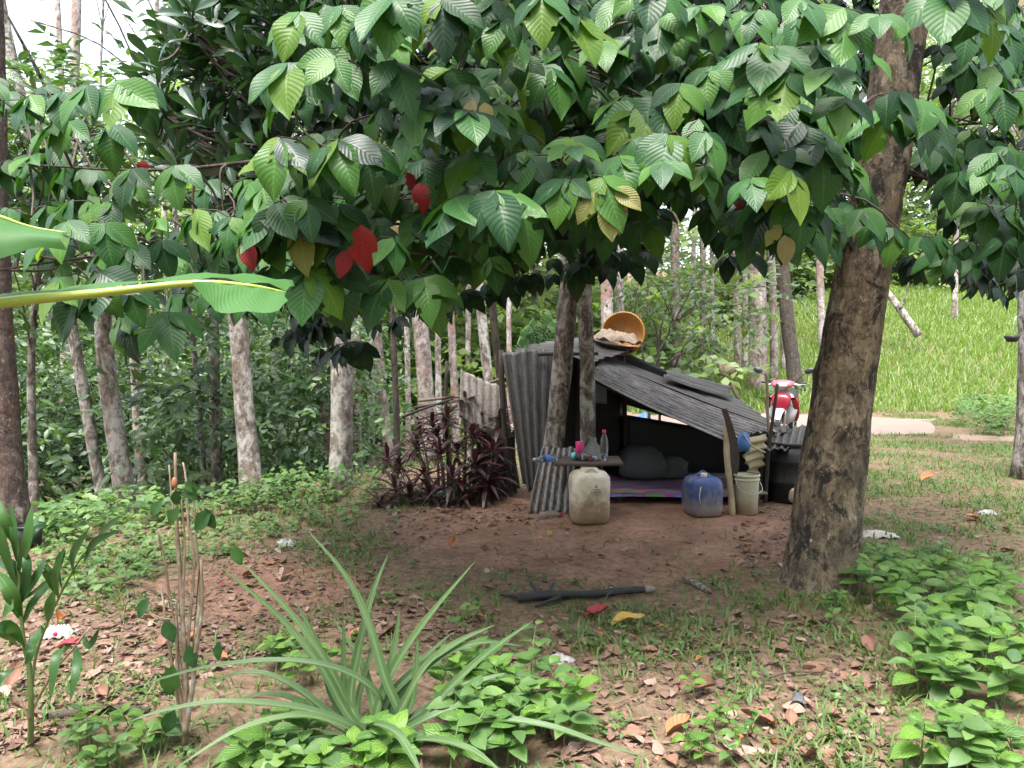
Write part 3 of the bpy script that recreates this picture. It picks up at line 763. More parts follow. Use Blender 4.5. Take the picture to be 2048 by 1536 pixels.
# ------------------------------------------------------------------ the thick trunk at the right
def big_trunk():
    Y = 5.05
    L = [(1640, 1195, 176), (1645, 1150, 158), (1652, 1080, 150), (1662, 980, 142), (1676, 880, 134), (1692, 780, 126), (1712, 650, 118), (1733, 520, 112), (1752, 400, 106), (1772, 270, 102), (1790, 130, 100), (1806, 0, 98), (1822, -140, 95), (1850, -420, 88), (1890, -800, 80)]
    P = np.array([at(u, v, Y + .0) for u, v, w in L]); R = np.array([w * .93 / F * Y / 2 for u, v, w in L])
    zz = np.linspace(P[0, 2] - .12, P[-1, 2], 150)
    o = np.argsort(P[:, 2])
    pts = np.stack([np.interp(zz, P[o, 2], P[o, 0]), np.full(150, Y) + .04 * np.sin(zz * 1.1), zz], -1)
    rad = np.interp(zz, P[o, 2], R[o])
    n = 56; a = np.linspace(0, 2 * np.pi, n, endpoint=False)
    V = np.zeros((150, n, 3))
    for i in range(150):
        hb = max(0, zz[i] - zz[0])
        for j in range(n):
            c, s = math.cos(a[j]), math.sin(a[j])
            w = Vector((c * 1.1, s * 1.1, zz[i] * 1.3))
            f = 1 + .055 * mnoise.noise(w * 1.2) + .035 * mnoise.noise(w * 3.1) + .022 * mnoise.noise(Vector((c * 6, s * 6, zz[i] * 5))) + .012 * mnoise.noise(Vector((c * 14, s * 14, zz[i] * 12)))
            f += .32 * math.exp(-hb / .14) * (.75 + .55 * math.sin(a[j] * 5 + .6))
            for kz, ka, kh in ((1.43, 2.6, .10), (.95, .15, .07), (1.62, .2, .05), (2.15, 2.9, .05), (1.18, 3.6, .05)):   # burls
                da = (a[j] - ka + math.pi) % (2 * math.pi) - math.pi
                f += kh * math.exp(-(da / .33) ** 2 - ((zz[i] - kz) / .07) ** 2)
            f += .012 * math.sin(zz[i] * 55 + mnoise.noise(w * 2) * 5) * (1 if zz[i] > 1.7 else .25)
            V[i, j] = pts[i] + rad[i] * f * np.array([c, s, 0])
    i, j = np.meshgrid(np.arange(149), np.arange(n), indexing='ij'); j2 = (j + 1) % n
    Q = np.stack([i * n + j, i * n + j2, (i + 1) * n + j2, (i + 1) * n + j], -1).reshape(-1, 4)
    T = thing('thick_tree', [pts[0, 0], Y, float(H(pts[0, 0], Y))], 'thick mottled brown tree trunk leaning right beside the shelter', 'tree')
    obj('trunk', qmesh('trunk', V.reshape(-1, 3), Q), M['bark_main'], T)
    top = pts[-1]; mb = MB(); Lf = []
    for k in range(7):
        an = k * .9 + .3
        e = top + np.array([math.cos(an) * 2.1, math.sin(an) * 2.1 + .6, rng.uniform(.6, 2.2)])
        mb.add(*tube(bez([pts[-8], (pts[-8] + e) / 2 + [0, 0, .4], e], 8), np.linspace(.10, .015, 9), 8))
        P_, D_, N_, S_ = sprays(e, np.array([1.2, 1.2, .8]), 6, .7, 7, .2)
        Lf.append((P_, D_, N_, S_, rng.random(len(P_))))
    obj('branches', mb.mesh('branches'), M['bark_main'], T)
    P_, D_, N_, S_, RN = cat(Lf)
    obj('crown', batch('crown', LOW, P_, D_, N_, S_, 1.0, RN), M['bush'], T, 'stuff')
    return T
big_trunk()

# rubber tree at the right edge with its latex cup
T = tree('rubber_tree', 2078, 420, 2068, 860, 9.2, 66, 'bark_grey', 'rubber tree trunk at the right edge holding a small black cup', 9, 240, cr=2.0)
T2 = tree('tree', 2040, 60, 2070, 620, 13.5, 40, 'bark_pink', 'pale pink trunk with a forked limb behind the leaves at the upper right', 9.5, 200)
mb = MB(); mb.add(*tube(bez([at(2034, 330, 13.5), at(2008, 210, 13.3), at(1985, 90, 13.2), at(1975, -60, 13.2)], 10), np.linspace(.11, .05, 11), 8, True, .1, 3))
mb.add(*tube(bez([at(2015, 240, 13.3), at(1975, 140, 13.2), at(1945, 125, 13.1), at(1940, 95, 13.1)], 10), np.linspace(.07, .02, 11), 8, True, .1, 4))
obj('limb', mb.mesh('limb'), M['bark_pink'], T2)
cp = at(2024, 676, 9.05)
C = thing('latex_cup', cp, 'small black latex cup hanging on the rubber tree at the right edge', 'cup', local=True)
obj('bowl', qmesh('bowl', *lathe([(.001, -.05), (.05, -.048), (.075, -.01), (.085, .03), (.08, .03), (.07, -.008), (.045, -.04), (.001, -.042)], 18)[:3]), M['latex_cup'], C)
V, Q, U = tube(bez([[.06, .0, .02], [.03, .03, .12], [.07, .05, .25], [.15, .1, .28]], 10), .005, 6)
obj('wire_holder', qmesh('wire_holder', V, Q, U), M['silver'], C)
# fallen dead trunk leaning on the slope
T = thing('dead_tree', at(1832, 662, 24), 'pale dead trunk leaning down the grassy slope right of the thick tree', 'log')
V, Q, U = tube(bez([at(1838, 672, 24), at(1808, 630, 24.2), at(1775, 585, 24.6), at(1725, 520, 25)], 14), np.linspace(.13, .09, 15), 10, True, .12, 8)
obj('trunk', qmesh('trunk', V, Q, U), M['bark_grey'], T)
V, Q, U = tube(bez([at(1800, 618, 24.2), at(1812, 590, 24.1), at(1818, 560, 24.0)], 8), np.linspace(.05, .015, 9), 6)
obj('branch_stub', qmesh('branch_stub', V, Q, U), M['bark_grey'], T)

# ------------------------------------------------------------------ the dark lichened trunk and the forked santol tree in front of the shelter
tree('tree', 1142, 480, 1105, 905, 7.55, 39, 'bark_grey', 'dark lichen spotted trunk left of the forked trunk, before the shelter', 7.5, 200, rough=.08)
SY = 7.45
fork = at(1170, 566, SY)
sb = at(1176, 905, SY); sb[2] = float(H(sb[0], SY)) - .1
santol = thing('santol_tree', sb, 'forked broadleaf tree whose big ribbed leaves hang over the shelter and the clearing', 'tree')
pts = bez([sb, at(1176, 880, SY), at(1174, 720, SY), at(1170, 620, SY), fork], 24)
V, Q, U = tube(pts, np.linspace(.083, .068, len(pts)), 16, True, .08, 21)
obj('trunk', qmesh('trunk', V, Q, U), M['bark_santol'], santol)
LIMBS = [
 [(1170, 575, 7.45), (1140, 510, 7.1), (1000, 360, 5.6), (720, 310, 4.3), (330, 340, 4.0), (60, 330, 4.0)],
 [(1172, 570, 7.45), (1205, 500, 7.0), (1190, 300, 5.2), (1120, 160, 3.9), (1040, 40, 3.5)],
 [(1172, 570, 7.45), (1205, 500, 7.1), (1260, 330, 6.2), (1420, 240, 5.6), (1640, 230, 5.6), (1900, 250, 5.2), (2200, 220, 5.2)],
 [(1140, 510, 7.1), (960, 220, 5.2), (760, 70, 4.2), (540, -140, 4.2)],
 [(1140, 510, 7.1), (1020, 430, 5.7), (880, 440, 4.6), (560, 470, 4.3), (210, 510, 4.1), (0, 540, 4.1)],
 [(1205, 490, 7.0), (1450, 150, 5.2), (1720, -80, 4.6), (1900, -250, 4.6)],
 [(1190, 300, 5.6), (1250, -50, 5.6), (1300, -400, 5.6)],
 [(1260, 330, 6.2), (1400, 320, 5.7), (1560, 370, 4.6), (1640, 390, 4.2)], [(1640, 230, 5.6), (1800, 330, 5.8), (1960, 400, 5.4), (2150, 420, 5.4)],
 [(1000, 360, 5.6), (900, 380, 4.4), (905, 450, 3.8), (930, 520, 3.6)],
]
limb_pts = []
for L in LIMBS:
    p = bez([at(*q) for q in L], 30)
    limb_pts.append(p)
    V, Q, U = tube(p, np.linspace(1, 0, len(p)) ** 1.6 * (.04 if L[0][2] > 7 else .02) + .005, 8, True, .08, len(limb_pts))
    obj('limb', qmesh('limb', V, Q, U), M['bark_dark'], santol)
LP = np.concatenate(limb_pts)
# leaf clusters: envelope of the crown (lower rim given where the photograph shows it)
RIM_U = [-500, 0, 90, 200, 330, 430, 560, 680, 780, 860, 960, 1060, 1130, 1200, 1280, 1340, 1420, 1480, 1560, 1640, 1740, 1830, 1930, 2030, 2500]
RIM_V = [520, 520, 550, 580, 560, 550, 610, 640, 620, 560, 540, 510, 500, 500, 450, 370, 400, 480, 490, 480, 450, 490, 520, 520, 520]
cl = []
def add_sprigs(n, d0, d1, ulo, uhi, vlo, vfac=1.0, dens=None):
    k = 0
    while k < n:
        u = rng.uniform(ulo, uhi); vb = np.interp(u, RIM_U, RIM_V)
        v = vlo + (vb * vfac - vlo) * rng.random() ** .85
        if dens is not None and rng.random() > dens(u, v): continue
        cl.append((u, v, rng.uniform(d0, d1))); k += 1
def dn(u, v):
    f = 1.0
    if u < 420: f = .32 if v > 170 else .06
    if 260 < u < 600 and v < 330: f *= .05
    if u > 1830 and v < 300: f *= .55
    if 1610 < u < 1930: f *= .06
    return f
add_sprigs(108, 2.95, 3.9, 0, 2048, -60, .97, dn)
add_sprigs(290, 3.9, 5.0, -150, 2200, -120, 1.0, dn)
add_sprigs(430, 4.9, 7.2, 380, 2100, -150, 1.12, lambda u, v: 0.03 if (1620 < u < 1860 and rng.random() < .5) else .25 if u < 480 or (1330 < u < 1450 and v > 260) or (u > 1830 and v < 330) else 1)
add_sprigs(330, 3.6, 7.4, -100, 2150, -900, .02, lambda u, v: 0 if v > -60 or u < 420 else 1)
add_sprigs(150, 6.6, 9.4, 850, 1800, -800, .3, lambda u, v: 0.2 if (1330 < u < 1450 and v > 200) else 1)
add_sprigs(60, 5.3, 7.0, 1430, 1800, -80, .65)
add_sprigs(22, 4.6, 6.0, 1860, 2100, -60, .8)
fixed = [(600, 160, 3.1), (735, 150, 3.05), (890, 250, 3.1), (1075, 60, 3.0), (1120, 330, 3.2), (1170, 370, 3.05), (1215, 330, 3.15), (640, 420, 3.2), (560, 380, 3.3), (230, 590, 3.3), (180, 560, 3.2), (215, 420, 3.5), (1580, 420, 3.4), (1610, 330, 3.4), (1530, 230, 3.4), (1800, 235, 3.5), (1700, 440, 4.0), (1400, 190, 3.5), (1350, 230, 3.4), (820, 30, 3.0), (930, 420, 3.5), (1000, 330, 3.3), (800, 400, 3.5), (300, 640, 3.6), (1900, 520, 4.4), (1960, 500, 4.4), (740, 590, 4.3), (770, 560, 4.2), (410, 600, 3.9)]
cl += fixed
sp_P, sp_D, sp_N, sp_S = [], [], [], []
tw = MB()
trunk_xy = np.array([sb[0], sb[1] - .6])
for (u, v, d) in cl:
    c = at(u, v, d)
    out = np.array([c[0] - trunk_xy[0], c[1] - trunk_xy[1], 0]); out = nrm(out * [.6, 1, 1] + np.array([0, -.5, 0]))
    j = int(rng.choice(np.argsort(np.linalg.norm(LP - c, axis=1))[:8]))
    st = LP[j]
    ln = np.linalg.norm(st - c)
    if ln < .75:
        m = (st + c) / 2 + np.array([0, 0, .12 * ln]) + rng.normal(size=3) * .05
        p = bez([st, m, c], 6); tw.add(*tube(p, np.linspace(.008, .0045, len(p)), 5, False))
    n3 = rng.integers(3, 5)
    a0 = rng.random() * 6.28
    for q in range(n3):
        an = a0 + q * 2.3
        pd = nrm(out * .55 + np.array([math.cos(an), math.sin(an) * .6, .25 + .25 * rng.random()]))
        L = rng.uniform(.09, .17)
        e = c + pd * L + np.array([0, 0, -.02])
        tw.add(*tube(np.array([c - pd * .01, c + pd * L * .5 + [0, 0, .012], e]), [.004, .0032, .0028], 5, False))
        ax = nrm(pd * np.array([1, 1, .2]) * .55 + np.array([0, 0, -1]) * rng.uniform(.55, 1.7) + out * .25 + rng.normal(size=3) * .12)
        nn = nrm(out * .75 + np.array([0, 0, .65]) + pd * .35 + rng.normal(size=3) * .22)
        sz = rng.uniform(.14, .27) if d < 3.95 else rng.uniform(.115, .23)
        side = nrm(np.cross(ax, nn))
        for (f, s) in ((0, 1.0), (1, .86), (-1, .86)):
            dd = ax if f == 0 else nrm(ax * .62 + side * f * .8 + np.array([0, 0, -.12]))
            n2 = nrm(nn + side * f * .3 + rng.normal(size=3) * .1)
            sp_P.append(e + dd * (.018 if f == 0 else .004)); sp_D.append(dd); sp_N.append(n2); sp_S.append(sz * s * rng.uniform(.9, 1.1))
sp_P, sp_D, sp_N, sp_S = map(np.array, (sp_P, sp_D, sp_N, sp_S))
obj('twigs', tw.mesh('twigs'), M['twig'], santol)
# the 300 leaves that show largest are leaves of their own
su, sv, sz_ = proj(sp_P)
mid = proj(sp_P + sp_D * (sp_S * .5)[:, None])
inside = (mid[0] > -30) & (mid[0] < 2078) & (mid[1] > -20) & (sz_ > 1)
score = np.where(inside, sp_S / sz_, 0)
order = np.argsort(-score)
top_i, rest = order[:300], order[300:]
SANT = [tpl(3, 10, OVATE, .60, dr, fo, wa, sd) for dr, fo, wa, sd in ((.22, .12, .10, 1), (.38, -.10, .12, 2), (.12, .22, .09, 3), (.5, .05, .12, 4), (.3, .3, .16, 5), (.05, -.2, .10, 6))]
sant_me = []
for k, t_ in enumerate(SANT):
    Qk = t_[1]
    if k in (1, 3, 5):                                    # insect-eaten leaves
        drop = {1: (17, 23, 36), 3: (24, 25, 41), 5: (47, 12, 33, 34)}[k]
        Qk = np.delete(Qk, drop, axis=0)
    me = qmesh('leaf', t_[0], Qk, t_[2]); me.materials.append(M['santol']); sant_me.append(me)
mats = []
for k in range(300):
    r = rng.random()
    mats.append(M['santol_young'] if r < .22 else M['santol_pink'] if r < .235 else M['santol'] if r < .85 else M['santol_old_shade'])
leaf_objs('leaf', sant_me, sp_P[top_i], sp_D[top_i], sp_N[top_i], sp_S[top_i], 1 + .12 * rng.normal(size=300).clip(-1.5, 1.5), santol, mats)
SLOW = tpl(2, 5, OVATE, .60, .28, .1, .1, 3)
mid_ = rest[sz_[rest] < 4.6]; shade_ = rest[sz_[rest] >= 4.6]
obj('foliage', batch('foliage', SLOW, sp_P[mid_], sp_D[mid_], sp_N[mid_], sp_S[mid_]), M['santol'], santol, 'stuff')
obj('foliage', batch('foliage', SLOW, sp_P[shade_], sp_D[shade_], sp_N[shade_], sp_S[shade_]), M['santol_old_shade'], santol, 'stuff')  # leaves deep in the crown, canopy shade painted into their colour
# old red leaves and fresh bronze ones
red = [(722, 450, 3.0, .17, .1), (700, 500, 3.05, .11, -.4), (838, 365, 3.0, .11, .2), (815, 345, 3.1, .07, .4), (492, 482, 3.0, .11, .2), (285, 320, 3.9, .09, .1), (248, 592, 3.5, .10, 1.2), (855, 85, 3.7, .13, 1.0), (1282, 55, 4.2, .11, .3), (1910, 25, 4.2, .10, -.2), (690, 425, 3.8, .08, 1.1), (1478, 400, 4.2, .06, .2), (1410, 425, 4.2, .09, .3)]
P = np.array([at(u, v, d) for u, v, d, s, a in red]); D = np.array([nrm([math.sin(a), -.15, -math.cos(a)]) for *_, a in red]); N = np.array([nrm([.15 * math.sin(i * 3), -1, .4]) for i in range(len(red))]); S = np.array([r[3] for r in red]) * 1.15
leaf_objs('red_leaf', sant_me[1:4], P, D, N, S, np.ones(len(S)), santol, M['santol_red'])
brz = [(1215, 400, 2.95, .17, .15), (1190, 385, 2.95, .14, -.6), (1232, 375, 2.95, .14, .8), (1570, 470, 3.25, .14, .05), (1560, 450, 3.25, .11, -.7), (1622, 350, 3.3, .12, .05), (1600, 345, 3.3, .13, -.8), (1650, 350, 3.3, .12, .8), (945, 200, 3.0, .09, -.2), (970, 205, 3.0, .10, .15), (820, 130, 3.0, .11, .3), (1810, 225, 3.4, .11, .1), (1790, 220, 3.4, .09, -.7)]
P = np.array([at(u, v, d) for u, v, d, s, a in brz]); D = np.array([nrm([math.sin(a), -.25, -math.cos(a)]) for *_, a in brz]); N = np.array([nrm([.2 * math.sin(i * 3), -1, .45]) for i in range(len(brz))]); S = np.array([r[3] for r in brz])
leaf_objs('bronze_leaf', sant_me[:3], P, D, N, S, np.ones(len(S)), santol, M['santol_pink'])

# ------------------------------------------------------------------ the big white trunk carries the dark glossy rosettes at the upper left
DY = 8.7
db = at(684, 985, DY); db[2] = float(H(db[0], DY)) - .1
dark = thing('glossy_leaf_tree', db, 'tree with dark glossy upright leaf rosettes on a big white trunk, upper left', 'tree')
pts = bez([db, at(682, 940, DY), at(684, 780, DY), at(678, 620, DY), at(660, 480, DY), at(640, 300, 8.4), at(610, 100, 8.2), at(580, -150, 8.0)], 36)
V, Q, U = tube(pts, np.linspace(.145, .085, len(pts)) * (1 + .4 * np.exp(-np.arange(len(pts)) / 1.2)), 16, True, .09, 31)
obj('trunk', qmesh('trunk', V, Q, U), M['bark_white'], dark)
DL = [[(650, 400, 8.6), (560, 260, 7.0), (470, 150, 5.6), (380, 60, 5.0)], [(655, 440, 8.6), (560, 350, 7.0), (430, 280, 5.8), (330, 230, 5.2)], [(640, 300, 8.4), (600, 150, 6.8), (570, 40, 5.6), (540, -80, 5.0)], [(650, 420, 8.6), (600, 380, 7.0), (520, 380, 6.0), (440, 400, 5.6)], [(610, 100, 8.2), (480, -60, 7), (380, -160, 6)]]
dlp = []
for L in DL:
    p = bez([at(*q) for q in L], 20); dlp.append(p)
    V, Q, U = tube(p, np.linspace(.05, .008, len(p)), 8, True, .08, 5)
    obj('limb', qmesh('limb', V, Q, U), M['bark_dark'], dark)
dlp = np.concatenate(dlp)
dP, dD, dN, dS = [], [], [], []
dt = MB()
SHAPE = [(285, 150), (330, 60), (360, -80), (640, -80), (700, 60), (690, 180), (600, 260), (560, 420), (420, 430), (330, 340), (290, 250)]
k = 0
while k < 250:
    u, v = rng.uniform(270, 710), rng.uniform(-90, 440)
    if not inpoly(np.array([u]), np.array([v]), SHAPE)[0]: continue
    k += 1
    c = at(u, v, rng.uniform(4.5, 6.6))
    j = int(np.argmin(np.linalg.norm(dlp - c, axis=1)))
    p = bez([dlp[j], (dlp[j] + c) / 2 + [0, 0, -.06], c], 6); dt.add(*tube(p, np.linspace(.012, .006, len(p)), 5, False))
    ax = nrm(np.array([-.35, -.35, .9]) + rng.normal(size=3) * .35)
    t1 = nrm(np.cross(ax, [1, .2, 0])); t2 = np.cross(ax, t1)
    m = rng.integers(7, 11)
    for q in range(m):
        an = q * 2.4 + rng.random() * .4; sp = .35 + .75 * q / m
        dd = nrm(ax * (1.15 - sp * .7) + (t1 * math.cos(an) + t2 * math.sin(an)) * sp)
        dP.append(c - ax * .012 * q); dD.append(dd); dN.append(nrm(ax - dd * np.dot(ax, dd) + rng.normal(size=3) * .1)); dS.append(rng.uniform(.16, .26))
dP, dD, dN, dS = map(np.array, (dP, dD, dN, dS))
obj('twigs', dt.mesh('twigs'), M['twig'], dark)
dz = proj(dP)[2]; order = np.argsort(-dS / dz)
DK = [tpl(2, 7, OBLANC, .30, dr, .25, .02, k) for k, dr in enumerate((.05, .2, .35))]
dk_me = []
for t_ in DK:
    me = qmesh('leaf', *t_); me.materials.append(M['dark']); dk_me.append(me)
a, b = order[:300], order[300:]
leaf_objs('leaf', dk_me, dP[a], dD[a], dN[a], dS[a], np.ones(300), dark, M['dark'])
obj('foliage', batch('foliage', DK[1], dP[b], dD[b], dN[b], dS[b]), M['dark'], dark, 'stuff')

# leafy middle-distance tree behind the gap at the upper left
lt = []
def midtree(name, base_u, base_d, label, cents, mat, size, trunk_mat, wpx):
    x = (base_u - CX) / F * base_d; g = float(H(x, base_d))
    T = thing(name, [x, base_d, g], label, 'tree')
    cs = [at(*c) for c in cents]
    topz = max(c[2] for c in cs)
    tp = bez([[x, base_d, g - .1], [x + .05, base_d, g + (topz - g) * .5], [np.mean([c[0] for c in cs]), base_d, topz]], 16)
    r0 = wpx / F * base_d / 2
    obj('trunk', qmesh('trunk', *tube(tp, np.linspace(r0, r0 * .3, len(tp)), 10, True, .1, 4)), M[trunk_mat], T)
    mb = MB(); L = []
    for c in cs:
        s = tp[min(len(tp) - 2, max(3, int(len(tp) * .75 * (c[2] - g) / (topz - g))))]
        mb.add(*tube(bez([s, (s + c) / 2 + [0, 0, .15], c], 6), np.linspace(r0 * .22, .006, 7), 6))
        P, D, N, S = sprays(c, np.array([.7, .7, .55]), 22, .5, 7, size * 1.2)
        L.append((P, D, N, S, np.mod(rng.random() + .3 * rng.random(len(P)), 1)))
    obj('branches', mb.mesh('branches'), M[trunk_mat], T)
    P, D, N, S, RN = cat(L)
    obj('crown', batch('crown', MID, P, D, N, S, 1.0, RN), M[mat], T, 'stuff')
midtree('leafy_tree', 60, 8.8, 'bright leafy tree filling the left side below the white sky', [(50, 190, 8.6), (30, 240, 8.2), (130, 200, 9), (180, 260, 8.8), (90, 320, 8.2), (230, 330, 9), (20, 380, 8), (150, 400, 8.4), (260, 240, 9.4), (240, 420, 8.8), (-60, 200, 8.6), (-80, 330, 8.2), (100, 470, 8.3), (20, 520, 8.0), (230, 510, 8.8)], 'bush', .15, 'bark_grey', 20)
midtree('leafy_tree', 2085, 11.5, 'yellowish green leafy tree behind the limb at the upper right', [(1930, 130, 11.5), (1960, 210, 11.2), (2000, 60, 11.6), (1900, 230, 12), (2040, 260, 11.4), (1880, 320, 12), (1950, 330, 11.6), (2060, 130, 11.8)], 'bush_light', .15, 'bark_grey', 12)
midtree('leafy_tree', 1300, 9.8, 'small leafed sapling with thin forked stems behind the iron roof', [(1280, 545, 9.7), (1320, 560, 9.9), (1375, 590, 9.6), (1440, 600, 10), (1560, 570, 10)], 'bush', .075, 'bark_dark', 8)

# ------------------------------------------------------------------ strap leaves along a curve
def strap(pts, width, fold=.35, n=14, prof=BLADE, up=(0, -.35, 1), nu=1, tw=0.0, ruffle=0.0):
    p = bez(pts, n); m = len(p)
    T = nrm(np.gradient(p, axis=0)); up = np.asarray(up, float)
    X = nrm(np.cross(T, up)); Z = np.cross(X, T)
    t = np.linspace(0, 1, m); w = np.interp(t, *zip(*prof)) * width / 2
    us = np.linspace(-1, 1, 2 * nu + 1)
    if tw:
        ca, sa = np.cos(tw * t)[:, None], np.sin(tw * t)[:, None]
        X, Z = X * ca + Z * sa, Z * ca - X * sa
    V = []
    for i in range(m):
        for q in us:
            V.append(p[i] + X[i] * q * w[i] + Z[i] * (abs(q) * w[i] * fold + ruffle * math.sin(t[i] * 40 + q * 3) * w[i] * abs(q)))
    k = 2 * nu + 1
    i, j = np.meshgrid(np.arange(m - 1), np.arange(2 * nu), indexing='ij')
    Q = np.stack([i * k + j, i * k + j + 1, (i + 1) * k + j + 1, (i + 1) * k + j], -1).reshape(-1, 4)
    UV = np.stack([np.tile(us * .5 + .5, m), np.repeat(t, k)], -1)
    return np.array(V), Q, UV

# banana leaves reaching in from the left
B = thing('banana_leaf', at(-150, 640, 2.3), 'long banana leaf with a yellow green midrib reaching across the left side', 'leaf')
rib = bez([at(-160, 638, 2.25), at(0, 606, 2.3), at(200, 586, 2.38), at(390, 566, 2.45), at(500, 572, 2.5), at(572, 585, 2.55)], 24)
obj('midrib', qmesh('midrib', *tube(rib, np.linspace(.021, .004, len(rib)), 10)), plain('banana_midrib', (.27, .34, .05), .4, var=.12), B)
top = rib + np.array([0, .03, .008])
m = len(rib); V = []; k = 7
for i in range(m):
    t = i / (m - 1)
    w = .055 + .025 * math.sin(t * 9); 
    for q in range(k):
        s = q / (k - 1)
        s *= 1 + .10 * mnoise.noise(Vector((t * 28, 0, 3))) + .05 * mnoise.noise(Vector((t * 80, 0, 3)))
        V.append(rib[i] + np.array([0, .17 * s, .014 + .06 * s * (1 - .45 * s) + .006 * math.sin(t * 30 + s * 5)]) * (1 if t < .97 else .6))
V = np.array(V); i, j = np.meshgrid(np.arange(m - 1), np.arange(k - 1), indexing='ij')
Q = np.stack([i * k + j, i * k + j + 1, (i + 1) * k + j + 1, (i + 1) * k + j], -1).reshape(-1, 4)
UVb = np.stack([np.tile(np.linspace(.5, 1, k), m), np.repeat(np.linspace(0, 1, m), k)], -1)
obj('blade', qmesh('blade', V, Q, UVb), M['banana'], B)
# near half of the blade, folded down towards the tip
tt = np.linspace(.66, 1, 16); idx = tt * (m - 1)
edge = np.stack([np.interp(idx, np.arange(m), rib[:, c]) for c in range(3)], -1)
low = np.array([at(u, v, 2.28) for u, v in zip(np.interp(tt, [.66, .72, .78, .95, 1], [384, 415, 432, 556, 576]), np.interp(tt, [.66, .72, .78, .95, 1], [567, 602, 625, 624, 600]))])
V = []
for q in range(6):
    s = q / 5; V.append(edge * (1 - s) + low * s + np.array([0, -.05, 0]) * math.sin(s * math.pi) * .5 + np.array([0, 0, .003]) * np.sin(tt * 60)[:, None])
V = np.array(V).transpose(1, 0, 2).reshape(-1, 3)
i, j = np.meshgrid(np.arange(15), np.arange(5), indexing='ij')
Q = np.stack([i * 6 + j, i * 6 + j + 1, (i + 1) * 6 + j + 1, (i + 1) * 6 + j], -1).reshape(-1, 4)
obj('folded_tip', qmesh('folded_tip', V, Q, np.stack([np.tile(np.linspace(.5, 1, 6), 16), np.repeat(tt, 6)], -1)), M['banana'], B)
B2 = thing('banana_leaf', at(-120, 480, 2.3), 'torn banana leaf tip entering at the left edge above the long one', 'leaf')
a_ = [at(u, v, d) for u, v, d in ((-180, 380, 2.3), (-60, 420, 2.3), (0, 434, 2.32), (40, 448, 2.34), (80, 458, 2.36), (136, 466, 2.38))]
b_ = [at(u, v, d) for u, v, d in ((-180, 560, 2.15), (-60, 530, 2.18), (0, 517, 2.2), (30, 508, 2.22), (75, 495, 2.26), (134, 500, 2.3))]
A_, B_ = bez(a_, 20), bez(b_, 20); V = []
for q in range(7):
    s = q / 6; V.append(A_ * (1 - s) + B_ * s + np.array([0, -.04, .012]) * math.sin(s * math.pi))
n_ = len(A_); V = np.array(V).transpose(1, 0, 2).reshape(-1, 3)
i, j = np.meshgrid(np.arange(n_ - 1), np.arange(6), indexing='ij')
Q = np.stack([i * 7 + j, i * 7 + j + 1, (i + 1) * 7 + j + 1, (i + 1) * 7 + j], -1).reshape(-1, 4)
obj('blade', qmesh('blade', V, Q, np.stack([np.tile(np.linspace(.5, 1, 7), n_), np.repeat(np.linspace(0, 1, n_), 7)], -1)), M['banana'], B2)
obj('midrib', qmesh('midrib', *tube(A_ + np.array([0, -.004, 0]), np.linspace(.010, .003, n_), 8)), bpy.data.materials['banana_midrib'], B2)
# ------------------------------------------------------------------ the shelter
def sheet(c00, c10, c11, c01, waves, amp=.009, nt=22, ragged=.02, seed=0, sag=.0, th=.003, hole=None, topcut=None):
    """corrugated sheet: c00->c10 crosses the ribs, c00->c01 runs along them"""
    c00, c10, c11, c01 = [np.asarray(q, float) for q in (c00, c10, c11, c01)]
    ns = waves * 6 + 1
    s = np.linspace(0, 1, ns); t = np.linspace(0, 1, nt)
    S_, T_ = np.meshgrid(s, t, indexing='ij')
    r = np.random.default_rng(seed)
    Lt = np.linalg.norm(c01 - c00); Ls = np.linalg.norm(c10 - c00)
    lo = np.interp(s, np.linspace(0, 1, 12), r.normal(size=12)) * ragged / Lt
    hi = np.interp(s, np.linspace(0, 1, 12), r.normal(size=12)) * ragged / Lt
    if topcut is not None: hi = hi - np.interp(s, *zip(*topcut))
    T2 = T_ * (1 + hi[:, None] - lo[:, None]) + lo[:, None]
    B = (c00 * (1 - S_[..., None]) + c10 * S_[..., None]) * (1 - T2[..., None]) + (c01 * (1 - S_[..., None]) + c11 * S_[..., None]) * T2[..., None]
    N = nrm(np.cross(c10 - c00, c01 - c00))
    bend = sag * np.sin(np.pi * T2) + .012 * np.sin(S_ * 5 + seed) * np.sin(T2 * 4 + seed * 2)
    B = B + N * (amp * np.cos(2 * np.pi * waves * S_) + bend)[..., None]
    V = np.concatenate([B.reshape(-1, 3), (B - N * th).reshape(-1, 3)])
    i, j = np.meshgrid(np.arange(ns - 1), np.arange(nt - 1), indexing='ij')
    keep = np.ones(i.shape, bool)
    if hole is not None:
        keep = ~((s[i] > hole[0]) & (s[i] < hole[1]) & (t[j] > hole[2]) & (t[j] < hole[3]))
    i, j = i[keep], j[keep]
    q = np.stack([i * nt + j, (i + 1) * nt + j, (i + 1) * nt + j + 1, i * nt + j + 1], -1)
    o = ns * nt
    Q = [q, (q + o)[:, ::-1]]
    e = np.concatenate([np.arange(nt) , np.arange(1, ns) * nt + nt - 1, (ns - 1) * nt + np.arange(nt - 2, -1, -1), np.arange(ns - 2, -1, -1) * nt])
    Q.append(np.stack([e[:-1], e[1:], e[1:] + o, e[:-1] + o], -1))
    UV = np.stack([S_.ravel(), T_.ravel()], -1)
    return V, np.concatenate(Q), np.concatenate([UV, UV])
